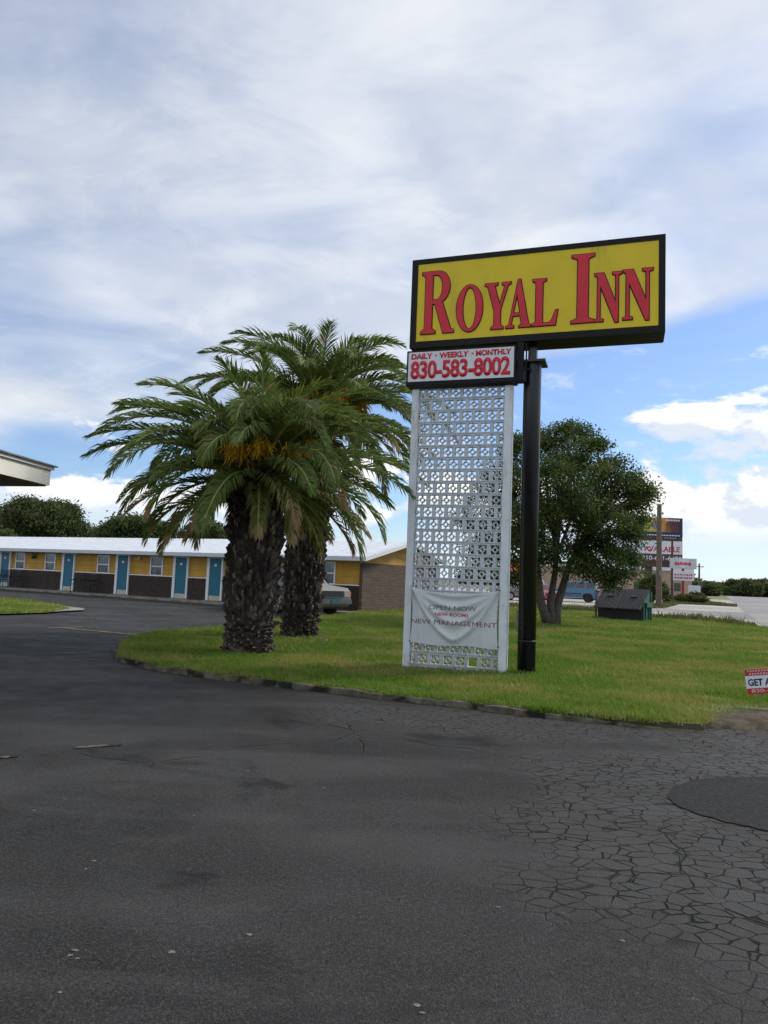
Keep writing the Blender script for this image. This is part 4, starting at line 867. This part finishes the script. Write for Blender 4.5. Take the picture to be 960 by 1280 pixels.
# ------------------------------------------------------------------ vehicles
def quad_panel(name, pts, m, parent, th=.012):
    P_ = [Vector(p) for p in pts]; n_ = (P_[1]-P_[0]).cross(P_[2]-P_[0]).normalized()*th; mb = MB(); k = len(P_)
    mb.add(P_+[p+n_ for p in P_], [tuple(range(k)), tuple(reversed(range(k, 2*k)))]+[(i, (i+1) % k, k+(i+1) % k, k+i) for i in range(k)]); return mb.build(name, m, parent)
def vehicle(name, label, cat, loc, rz, paint, L=4.8, Wd=1.9, H_=1.8, hood=1.05, belt=1.12, cab=(1.1, -2.2), top=(.35, -2.05), wr=.37, clr=.32, axle=(1.45, -1.4), rimm='rim', bed=False, two=None):
    t = thing(name, label, cat, loc, rz); h = Wd/2; xf, xr = L/2, -L/2
    # lower body side profile with wheel arches
    prof = [(xf, clr+.15), (xf, hood-.20), (xf-.10, hood-.08), (cab[0]+.15, belt-.01), (cab[0], belt)]
    if bed: prof += [(cab[1], belt), (cab[1]-.02, belt-.02), (xr, belt-.02)]
    else: prof += [(cab[1], belt)]+([(xr, belt-.05)] if cab[1]-xr > .05 else [])
    prof += [(xr, clr+.10), (xr+.15, clr)]
    for ax in (axle[1], axle[0]):
        prof += [(ax+(wr+.06)*math.cos(a), max(clr, wr+(wr+.06)*math.sin(a))) for a in [PI-PI*i/10 for i in range(11)]]
    prof += [(xf-.12, clr)]
    def sec(y, ins):
        return [(x*(1-ins*.02), y, z) for x, z in prof]
    k = len(prof); mb = MB(); ys = [-h, -h+.07, h-.07, h]
    vs_ = []
    for y in ys:
        e = abs(abs(y)-h) < .001
        for x, z in prof: vs_.append((x*(.985 if e else 1), y*(1.0 if z < belt-.12 else .965), z-(.03 if e and z > .7 else 0)))
    fs_ = [(i*k+j, i*k+(j+1) % k, (i+1)*k+(j+1) % k, (i+1)*k+j) for i in range(3) for j in range(k)]+[tuple(reversed(range(k))), tuple(3*k+j for j in range(k))]
    mb.add(vs_, fs_); mb.build('body', two or paint, t)
    c0, c1 = cab; t0, t1 = top; hb = h*.955; ht = h*.80
    gv = [(c0, -hb, belt-.03), (c0, hb, belt-.03), (c1, hb, belt-.03), (c1, -hb, belt-.03), (t0, -ht, H_-.04), (t0, ht, H_-.04), (t1, ht, H_-.04), (t1, -ht, H_-.04), (t0-.15, -ht*.85, H_), (t0-.15, ht*.85, H_), (t1+.12, ht*.85, H_), (t1+.12, -ht*.85, H_)]
    mb = MB(); mb.add(gv, [(0, 1, 5, 4), (1, 2, 6, 5), (2, 3, 7, 6), (3, 0, 4, 7), (4, 5, 9, 8), (5, 6, 10, 9), (6, 7, 11, 10), (7, 4, 8, 11), (8, 9, 10, 11)]); mb.build('cabin', paint, t)
    V_ = [Vector(v) for v in gv]
    def bil(a, b, c, d, u, v): return (a.lerp(b, u)).lerp(d.lerp(c, u), v)
    def pan(nm, a, b, c, d, u0, u1, v0, v1, nrm):
        q_ = [bil(a, b, c, d, u, v) for u, v in ((u0, v0), (u1, v0), (u1, v1), (u0, v1))]; n_ = (q_[1]-q_[0]).cross(q_[2]-q_[0])
        if n_.dot(Vector(nrm)) < 0: q_.reverse()
        q_ = [p+Vector(nrm)*.004 for p in q_]; quad_panel(nm, q_, 'glass', t, .006)
    pan('windshield', V_[0], V_[1], V_[5], V_[4], .06, .94, .12, .92, (1, 0, .5))
    pan('rear_window', V_[3], V_[2], V_[6], V_[7], .1, .9, .2, .88, (-1, 0, .3))
    nw = 2 if (c0-c1) < 2.6 else 3
    for sgn in (-1, 1):
        a, b, c, d = (V_[3], V_[0], V_[4], V_[7]) if sgn < 0 else (V_[2], V_[1], V_[5], V_[6])
        for i in range(nw): pan('side_window', a, b, c, d, .05+i*.9/nw, .05+(i+1)*.9/nw-.04, .14, .90, (0, sgn, .2))
    for ax in axle:
        for sgn in (-1, 1):
            wc = (ax, sgn*(h-.13), wr); w0 = MB(); w0.lathe(wc, [(wr*.62, -.11), (wr*.93, -.115), (wr, -.07), (wr, .07), (wr*.93, .115), (wr*.62, .11), (wr*.60, 0), (wr*.62, -.11)], 'y', 24)
            wh = w0.build('wheel', 'tyre', t, smooth=True)
            w1 = MB(); w1.lathe(wc, [(0, sgn*.085), (wr*.18, sgn*.09), (wr*.25, sgn*.07), (wr*.58, sgn*.09), (wr*.63, sgn*.105), (wr*.63, -sgn*.05)], 'y', 20)
            for i in range(6):
                A = Matrix.Translation(wc) @ Matrix.Rotation(i*PI/3, 4, 'Y'); w1.box(wr*.12, sgn*.092-.012, -.03, wr*.6, sgn*.092+.012, .03, M4=A)
            w1.build('rim', rimm, wh)
    q = MB(); q.box(xf-.02, -h*.55, hood-.42, xf+.03, h*.55, hood-.20); gr = q.build('grille', 'black_plastic', t)
    q = MB()
    for i in range(3): q.box(xf+.031, -h*.53, hood-.40+i*.065, xf+.036, h*.53, hood-.392+i*.065)
    q.box(xf+.028, -h*.58, hood-.205, xf+.04, h*.58, hood-.185); q.box(xf+.028, -h*.58, hood-.44, xf+.04, h*.58, hood-.42); q.build('grille_bars', 'chrome', gr)
    for sgn in (-1, 1):
        q = MB(); a, b = sorted((sgn*h*.60, sgn*h*.90)); q.box(xf-.1, a, hood-.42, xf+.02, b, hood-.21); hd_ = q.build('headlight', 'lamp_clear', t, bevel=.015)
        q = MB(); a, b = sorted((sgn*h*.905, sgn*h*.985)); q.box(xf-.22, a, hood-.42, xf-.005, b, hood-.21); q.build('indicator', 'amber', hd_)
        q = MB(); a, b = sorted((sgn*h*.86, sgn*h*1.005)); q.box(xr-.015, a, .78, xr+.12, b, 1.12); q.build('taillight', 'tail', t)
        q = MB(); a, b = sorted((sgn*(h+.02), sgn*(h+.22))); q.box(c0-.35, a, belt+.02, c0-.25, b, belt+.20); q.build('mirror', 'black_plastic', t, bevel=.02)
    q = MB(); q.box(xf-.15, -h*.98, clr+.10, xf+.10, h*.98, clr+.30); bp = q.build('front_bumper', 'chrome' if bed else paint, t, bevel=.03)
    q = MB(); q.box(xf+.105, -.17, clr+.14, xf+.12, .17, clr+.28); q.build('number_plate', 'plate', bp)
    q = MB(); q.box(xr-.10, -h*.97, clr+.08, xr+.15, h*.97, clr+.28); q.build('rear_bumper', 'black_plastic' if not bed else 'chrome', t, bevel=.03)
    q = MB(); q.box(xr+.3, -h*.8, clr-.08, xf-.3, h*.8, clr+.02); q.build('underbody', 'black_plastic', t)
    q = MB()
    for sgn in (-1, 1):
        for zz_ in (.75,): a, b = sorted((sgn*(h+.001), sgn*(h+.018))); q.box(axle[1]+.55, a, zz_-.03, axle[0]-.55, b, zz_+.03)
    q.build('side_trim', 'black_plastic', t); return t
hd = Vector((.74, -.67, 0)).normalized(); fc = G(417, 771.5)
vc = fc-hd*2.75; vehicle('pickup_truck', 'silver tan pickup parked by the motel behind the palm trunks', 'pickup truck', (vc.x, vc.y, .004), math.atan2(hd.y, hd.x), 'silver', L=5.3, Wd=1.95, H_=1.82, hood=1.14, belt=1.16, cab=(1.45, -1.05), top=(.75, -.85), wr=.38, clr=.36, axle=(1.65, -1.7), bed=True)
b = G(716, 752); vehicle('parked_suv', 'blue sport utility vehicle parked across the side street behind the oak tree', 'car', (b.x, b.y, .004), math.radians(180-22), 'blue_car', L=4.7, H_=1.85, hood=1.15, belt=1.18, cab=(1.05, -2.25), top=(.4, -2.0), rimm='dark_rim', wr=.40)
b = G(673, 751.5); vehicle('parked_car', 'red car parked left of the blue vehicle, seen between the oak stems', 'car', (b.x, b.y, .004), math.radians(-75), 'red_car', L=4.5, Wd=1.8, H_=1.48, hood=.95, belt=.98, cab=(1.0, -1.7), top=(.25, -1.2), wr=.33, clr=.22)
b = G(648, 750.5); vehicle('parked_van', 'white and silver vehicle parked between the block wall and the black pole', 'car', (b.x, b.y, .004), math.radians(205), 'white_car', L=4.7, H_=1.85, hood=1.12, belt=1.15, cab=(1.2, -2.2), top=(.5, -2.0), two='silver')
for (px, py, dist, s, nm, lb, pnt) in ((913, 743.5, None, 1, 'car', 'distant dark car driving away down the highway', 'blue_car'), (938, 744.6, None, 1, 'car', 'distant white car at the far right side of the highway', 'white_car')):
    b = G(px, py); vehicle('distant_car', lb, 'car', (b.x, b.y, .02), math.atan2(-HD.y, -HD.x) if pnt == 'blue_car' else 2.4, pnt, L=4.6, H_=1.5, hood=.95, belt=.98, cab=(1.0, -1.7), top=(.25, -1.2), wr=.33, clr=.22)
# ------------------------------------------------------------------ dumpster
db = G(803.5, 777.5, .05); DA = math.radians(-38)
du = thing('dumpster', 'green steel dumpster with sloping black plastic lids on the lawn edge', 'dumpster', (db.x, db.y, .06), DA)
# local: origin at the front right bottom corner, x to the right, y to the back
prof = [(0, .05), (0, .72), (.75, 1.26), (1.15, 1.26), (1.15, .05)]
mb = MB(); k = len(prof)
mb.add([(-2.0, y, z) for y, z in prof]+[(0, y, z) for y, z in prof], [tuple(range(k)), tuple(reversed(range(k, 2*k)))]+[(i, (i+1) % k, k+(i+1) % k, k+i) for i in range(k)])
body = mb.build('body', 'green_steel', du)
mb = MB(); mb.box(-2.05, -.03, .60, .03, .0, .66); mb.box(.002, -.02, .05, .05, .04, 1.0); mb.box(.002, 1.0, .05, .05, 1.08, 1.30); mb.build('rim', 'green_steel', body)
for sx in (0, -2.12):
    q = MB(); q.box(sx+.002, .22, .62, sx+.12, .92, .82); q.box(sx+.002, .30, .10, sx+.05, .34, .62); q.box(sx+.002, .72, .10, sx+.05, .76, .62); q.build('fork_pocket', 'green_steel', du)
q = MB(); q.box(-1.98, -.006, .07, -.02, -.001, .58); q.build('front_shade', 'black_plastic', du, label='dark sheet painting in the shade under the lids')  # black sheet over the green front, standing in for shade under the lids
for i, (a, b) in enumerate(((-2.06, -1.02), (-1.0, .04))):
    q = MB(); y0, z0, y1, z1 = -.42, .50, .85, 1.36
    def lp(x, s, up=0.0): return (x, y0+(y1-y0)*s-up*.55, z0+(z1-z0)*s+up*.83)
    q.add([lp(a, 0), lp(b, 0), lp(b, 1), lp(a, 1), lp(a, 0, .03), lp(b, 0, .03), lp(b, 1, .03), lp(a, 1, .03)], [(3, 2, 1, 0), (4, 5, 6, 7), (0, 1, 5, 4), (1, 2, 6, 5), (2, 3, 7, 6), (3, 0, 4, 7)])
    for j in range(7):
        xa = a+.06+j*(b-a-.12)/7; xb = xa+.05
        q.add([lp(xa, .02, .032), lp(xb, .02, .032), lp(xb, .96, .032), lp(xa, .96, .032), lp(xa, .02, .055), lp(xb, .02, .055), lp(xb, .96, .055), lp(xa, .96, .055)], [(4, 5, 6, 7), (0, 1, 5, 4), (1, 2, 6, 5), (2, 3, 7, 6), (3, 0, 4, 7)])
    ld = q.build('lid', 'black_plastic', du)
    q = MB(); xm = (a+b)/2; q.add([lp(xm-.14, .55, .058), lp(xm+.14, .55, .058), lp(xm+.14, .66, .058), lp(xm-.14, .66, .058), lp(xm-.14, .55, .09), lp(xm+.14, .55, .09), lp(xm+.14, .66, .09), lp(xm-.14, .66, .09)], [(4, 5, 6, 7), (0, 1, 5, 4), (1, 2, 6, 5), (2, 3, 7, 6), (3, 0, 4, 7)]); q.build('handle', 'black_plastic', ld)
# low post and utility box on the lawn
b = G(744.5, 773, .07); p = thing('marker_post', 'thin pale leaning post standing left of the dumpster', 'post', b); p.rotation_euler = (0, math.radians(1.0), 0)
q = MB(); q.tube([(0, 0, -.1), (0, 0, 1.25)], .045, 8); q.build('post', 'wood_pole', p)
q = MB(); q.box(-.07, -.03, 1.25, .07, .03, 1.62); q.build('cap', 'trim_white', p)
q = MB(); q.box(-.9, -.15, -.06, .1, .15, .03); q.build('base', 'concrete', p)
b = G(649.5, 790, .07); p = thing('utility_box', 'small grey utility pedestal in the grass just left of the black pole', 'utility box', b)
q = MB(); q.box(-.10, -.07, -.05, .10, .07, .62); q.build('housing', 'grey_metal', p, bevel=.01)
q = MB(); q.box(-.11, -.08, .62, .11, .08, .66); q.build('cap', 'grey_metal', p)
# yard sign at the right
ys = G(948, 884, .07); yl = D(936.5, 842, ys.y); yr_ = D(962, 842, ys.y)
yd = thing('yard_sign', 'small red and white advertising sign on wire legs in the grass at the right edge', 'sign', (yl.x, ys.y, .07), math.radians(-10)); yd.rotation_euler = (0, math.radians(-7.5), math.radians(-10))
z0 = .155; q = MB(); q.box(0, -.004, z0, .60, .004, z0+.32); pn = q.build('panel', 'sign_white', yd)
M['panel_red'] = mat('yard_sign_red', (.42, .02, .025), .5, .08)
q = MB(); q.box(0, -.007, z0+.235, .60, -.0045, z0+.32); q.box(0, -.007, z0, .60, -.0045, z0+.075); q.build('red_band', 'panel_red', pn)
M['navy'] = mat('navy_print', (.02, .03, .09), .5, .1)
text('lettering', 'GET A', 'navy', pn, .025, z0+.105, .30, z0+.195, -.0075, .03, .002)
M['pale_print'] = mat('pale_print', (.6, .45, .45), .5, .1)
text('lettering', '830-40', 'pale_print', pn, .05, z0+.018, .34, z0+.062, -.0095, .02, .002)
q = MB()
for i in range(16):
    xx = .03+i*.034; q.box(xx, -.0085, z0+.285, xx+.02, -.0075, z0+.305)
    if i < 12: q.box(xx+.02, -.0085, z0+.247, xx+.04, -.0075, z0+.268)
q.build('small_print', 'pale_print', pn)
for xx in (.12, .48):
    q = MB(); q.tube([(xx, .006, -.12), (xx, .006, z0+.2)], .004, 5); q.build('wire_leg', 'grey_metal', yd)
# ------------------------------------------------------------------ far side: poles, billboards, shops
def pole_(name, label, px, py, Yd, h, r0, m='wood_pole', lean=0.0):
    b = D(px, py, Yd); t = thing(name, label, 'pole', (b.x, b.y, -.02)); t.rotation_euler = (0, lean, 0)
    q = MB(); q.tube([(0, 0, -.2), (0, 0, h)], [r0, r0*.7], 10); q.build('shaft', m, t); return t
t = pole_('utility_pole', 'tallest brown wooden pole standing in front of the billboard', 823.5, 758, 60.0, 8.55, .26)
q = MB(); q.tube([(0, -.1, 7.3), (-.5, -.15, 7.55), (-.9, -.2, 7.75), (-1.25, -.2, 7.8)], .035, 6); ar = q.build('lamp_arm', 'grey_metal', t)
q = MB(); q.lathe((-1.35, -.2, 7.78), [(0, .1), (.12, .08), (.22, 0), (.17, -.08), (0, -.1)], 'z', 12); q.build('lamp_head', 'grey_metal', ar)
q = MB(); q.box(-.1, -.32, 2.6, .1, -.24, 3.0); q.build('meter_box', 'grey_metal', t)
t = pole_('lamp_pole', 'thinner brown pole with a flat lamp, right of the tallest pole', 840, 750, 84, 7.4, .16, 'rust_brown')
q = MB(); q.box(-.9, -.15, 7.36, .4, .15, 7.48); q.build('lamp_head', 'grey_metal', t)
t = pole_('utility_pole', 'distant dark utility pole with crossarm beyond the two stacked shop signs', 874, 742, 140, 6.6, .22)
q = MB(); q.box(-.9, -.1, 5.9, .9, .1, 6.05); q.build('crossarm', 'wood_pole', t)
q = MB(); q.box(.5, -.1, 1.8, .55, .1, 3.6); q.build('riser', 'grey_metal', t)
def ad():
    m = bpy.data.materials.new('food_advert'); m.use_nodes = True; t = m.node_tree; t.nodes.clear(); N = NB(t)
    o = N.n('ShaderNodeTexCoord').outputs['Object']; x, y, z = N.sep(o); n = N.noise(o, .9, 4)
    xx = N.m('ADD', x, N.m('MULTIPLY', N.m('SUBTRACT', n, .5), 2.5))
    col = N.mixc(N.ss(xx, .0, .5), (.42, .42, .06, 1), (.55, .26, .03, 1)); col = N.mixc(N.ss(xx, 1.4, 2.6), col, (.10, .03, .03, 1)); col = N.mixc(N.ss(xx, 3.1, 3.8), col, (.03, .02, .035, 1))
    p = N.n('ShaderNodeBsdfPrincipled'); N.put(p.inputs['Base Color'], col); p.inputs['Roughness'].default_value = .5
    t.links.new(p.outputs[0], N.n('ShaderNodeOutputMaterial').inputs[0]); return m
M['ad'] = ad()
BY = 90.0; bb_ = D(812.5, 745, BY); bbz = lambda y, x=826: D(x, y, BY).z
bl = thing('billboard', 'tall double billboard on a thick red brown post above the tan building', 'billboard', (bb_.x, bb_.y, 0))
bx = lambda px, py=680: D(px, py, BY).x-bb_.x
XL, XR = bx(772), bx(853)
q = MB(); q.tube([(0, .6, -.2), (0, .6, bbz(690, 812))], .46, 16); q.build('post', 'rust_brown', bl)
q = MB(); q.box(XL, .0, bbz(709), XR, .3, bbz(703)-.02); q.box(XL, 0, bbz(676)+.02, XR, .3, bbz(671)-.02); q.box(XL+.3, .32, bbz(708), XR-.3, .7, bbz(650)); q.build('frame', 'rust_brown', bl)
q = MB(); q.box(XL, -.05, bbz(671), XR, .25, bbz(647)); p1 = q.build('upper_panel', 'ad', bl, label='yellow and orange food advertisement panel')
q = MB(); q.box(XL, -.08, bbz(671), XR, -.052, bbz(665)); q.build('caption_band', 'navy', p1)
q = MB(); x = bx(800)
while x < XR-.4: q.box(x, -.10, bbz(669.6), x+.28, -.082, bbz(668.4)); x += .36
q.build('caption_marks', 'sign_white', p1)
q = MB(); x = bx(832)
while x < XR-.4: q.box(x, -.07, bbz(651), x+.22, -.052, bbz(649)); x += .3
q.build('headline_marks', 'sign_white', p1)
q = MB(); q.lathe((bx(819), -.055, bbz(656)), [(0, -.02), (.55, -.02), (.55, 0)], 'y', 18); q.build('round_emblem', 'grey_metal', p1)
q = MB(); q.box(XL, -.05, bbz(692.5), XR, .25, bbz(676)); p2 = q.build('lower_panel', 'sign_white', bl)
text('lettering', 'AVAILABLE', 'sign_red', p2, bx(805), bbz(689.5, 826), bx(849.5), bbz(683, 826), -.07, .02, .01)
q = MB(); q.box(XL, -.05, bbz(703), XR, .25, bbz(692.5)-.01); p3 = q.build('phone_panel', 'rust_brown', bl)
text('lettering', '210-641-6200', 'sign_white', p3, bx(802), bbz(700.5, 826), bx(852), bbz(694.8, 826), -.07, .02, .01)
# pylon shop signs
PY = 80.0; pb = D(854, 745, PY); pz_ = lambda y, x=854: D(x, y, PY).z; pxx = lambda px: D(px, 712, PY).x-pb.x
py_ = thing('shop_pylon_sign', 'two stacked grey white shop signs with red script on a red post', 'sign', (pb.x, pb.y, 0), math.radians(-6))
q = MB(); q.tube([(0, .12, -.2), (0, .12, pz_(700))], .14, 10); q.build('post', 'red_post', py_)
q = MB(); q.box(pxx(838), -.1, pz_(711), pxx(870), .1, pz_(698)); s1 = q.build('upper_panel', 'fascia', py_, bevel=.03)
q = MB(); q.box(pxx(842), -.1, pz_(726), pxx(867), .1, pz_(714)); s2 = q.build('lower_panel', 'sign_white', py_, bevel=.03)
q = MB(); 
q.lathe((pxx(854), -.115, pz_(704.3)), [(0, -.004), (.52, -.004), (.52, .01)], 'y', 24); el1 = q.build('pale_oval', 'sign_white', s1)
q = MB(); r_ = random.Random(4); x = pxx(843.5)
while x < pxx(863): w_ = r_.uniform(.08, .2); q.box(x, -.135, pz_(707)+r_.uniform(0, .1), x+w_, -.122, pz_(702)-r_.uniform(0, .15)); x += w_+.05
q.build('red_script', 'sign_red', s1)
q = MB(); x = pxx(843)
while x < pxx(865): w_ = r_.uniform(.1, .2); q.box(x, -.115, pz_(719.5), x+w_, -.102, pz_(717)-r_.uniform(0, .1)); q.box(x, -.115, pz_(723.5), x+w_, -.102, pz_(721.3)); x += w_+.07
q.build('red_lettering', 'text_red', s2)
# tan building
BB = D(865, 747, 108); tbx = thing('tan_building', 'long low tan building with white roof edge behind the dumpster', 'building', (BB.x, BB.y, 0), math.radians(-2))
TL = 24.0; q = MB(); q.box(-TL, 0, -.1, 0, 14, 4.15); q.build('wall', 'tan_wall', tbx)
q = MB(); q.box(-TL-.2, -.3, 4.15, .2, 14.2, 4.62); q.build('roof', 'roof_metal', tbx)
tx = lambda px: D(px, 735, 108).x-BB.x
for a in (797, 847, 768, 735):
    q = MB(); q.box(tx(a)-.45, -.06, 1.2, tx(a)+.45, .03, 2.35); wn_ = q.build('window', 'black_plastic', tbx)
    q = MB(); q.box(tx(a)-.38, -.07, 1.27, tx(a)+.38, -.061, 2.28); q.build('pane', 'glass', wn_)
ob_ = D(700, 745, 118); ow = thing('orange_restaurant', 'orange fronted restaurant glimpsed through the oak tree stems', 'building', (ob_.x, ob_.y, 0))
q = MB(); q.box(-7, 0, -.1, 3.0, 9, 3.2); q.build('wall', 'tan_wall', ow)
q = MB(); q.box(-7.2, -.3, 3.2, 3.2, 9.2, 5.1); q.build('roof_band', 'orange_wall', ow)
q = MB(); q.box(-6, -1.4, 2.3, 2.0, -.3, 2.9); q.build('awning', 'orange_wall', ow)
for a in (-5, -2.5, 0):
    q = MB(); q.box(a, -.05, .5, a+1.8, .02, 2.2); q.build('window', 'glass', ow)
# bushes and small things by the billboard
def bush(label, px, Yd, h, wd, seed, m='leaf_far', leaf=.14):
    b = D(px, 740, Yd); t = thing('shrub', label, 'shrub', (b.x, b.y, 0)); r = random.Random(seed); bl_ = []
    q = MB()
    for i in range(9):
        a = r.uniform(0, 2*PI); c = (math.cos(a)*wd*.28*r.random(), math.sin(a)*wd*.28*r.random(), h*r.uniform(.3, .8)); bl_.append((*c, wd*.24, wd*.24, h*.24)); q.tube([(0, 0, -.05), c], [.06, .02], 5)
    q.build('stem', 'bark', t); o = crown_mesh(bl_, 40, leaf, m, t, seed, twig=wd*.06, name='foliage'); return t
bush('dark bushy shrub at the foot of the billboard post', 816, 74, 3.1, 3.4, 61)
bush('small dark shrub right of the dark bush at the billboard', 831, 72, 1.6, 1.8, 62)
bush('low dry shrub below the stacked shop signs', 853, 79, .9, 2.2, 63, 'weed', .12)
bush('spiky dry shrub right of the red sign post', 868, 77, 1.3, 2.0, 64, 'weed', .12)
bush('last dry shrub at the right end of the verge row', 879, 77, 1.1, 1.8, 65, 'weed', .12)
b = D(868, 745, 84); p = thing('small_board', 'small pale signboard among the dry shrubs', 'sign', (b.x, b.y, 0)); q = MB(); q.box(-.7, -.05, 1.0, .7, .05, 2.0); q.build('panel', 'sign_white', p)
for sx in (-.55, .55):
    q = MB(); q.box(sx-.05, -.04, -.1, sx+.05, .04, 1.0); q.build('leg', 'grey_metal', p)
# railing in front of tan building
b0 = D(746, 741, 78); b1 = D(783, 741, 78); rl = thing('ramp_railing', 'grey metal railing in front of the tan building beyond the dumpster', 'railing', (b0.x, b0.y, 0)); ln = b1.x-b0.x
q = MB()
for zz_ in (.5, .85, 1.25): q.tube([(0, 0, zz_), (ln, 0, zz_-.05)], .035, 5)
q.build('rail', 'grey_metal', rl)
for i in range(8): q = MB(); q.tube([(ln*i/7, 0, 0), (ln*i/7, 0, 1.25)], .035, 5); q.build('post', 'grey_metal', rl)
q = MB(); q.box(0, .1, .0, ln, 1.6, .35); q.build('ramp', 'concrete', rl)
# small debris on the lawn and a few pebbles on the asphalt
b = G(403, 801.5, .09); q = MB(); q.add([(-.12, -.04, 0), (.10, -.05, .01), (.13, .03, .03), (-.09, .05, .02), (-.1, 0, .04), (.08, 0, .05)], [(0, 1, 5, 4), (4, 5, 2, 3), (1, 2, 5), (0, 4, 3), (0, 3, 2, 1)])
tag(q.build('paper_scrap', 'concrete', loc=b), 'small pale scrap lying in the grass right of the palm trunks', 'litter')
peb = [(215, 1190, .026), (93, 1188, .022), (88, 1194, .016), (97, 1198, .014), (311, 1168, .02), (118, 1076, .016), (107, 1086, .014), (242, 1019, .013), (306, 1019, .012), (622, 1134, .02), (778, 1176, .02), (520, 1256, .02), (527, 1266, .016), (405, 985, .02), (75, 1240, .012)]
pl = ['largest pale chip on the asphalt, low left of the middle', 'pale chip in the small cluster low at the left', 'pale chip at the lower side of the left cluster', 'lowest pale chip of the left cluster', 'pale chip right of the largest one', 'pale chip above the left cluster', 'lower of the two pale chips above the left cluster', 'tiny pale chip left of the middle', 'tiny pale chip close to the middle of the asphalt', 'pale chip right of the middle on plain asphalt', 'pale chip among the cracks at the right', 'pale chip near the bottom edge', 'pale chip at the bottom edge below another', 'pale chip nearest the lawn', 'tiny pale chip in the lower left corner']
for (px, py, s), lb in zip(peb, pl):
    b = G(px, py, .004); q = MB(); r = random.Random(px); vs_ = [(s*r.uniform(.5, 1)*math.cos(a), s*r.uniform(.25, .75)*math.sin(a), 0) for a in [i*PI/3 for i in range(6)]]+[(x_*.5, y_*.5, s*.14) for x_, y_ in [(s*math.cos(i*PI/3), s*.6*math.sin(i*PI/3)) for i in range(6)]]
    q.add(vs_, [(i, (i+1) % 6, 6+(i+1) % 6, 6+i) for i in range(6)]+[tuple(range(6, 12))]); tag(q.build('stone_chip', 'chip', loc=b), lb, 'stone', 'pale chips on the asphalt')
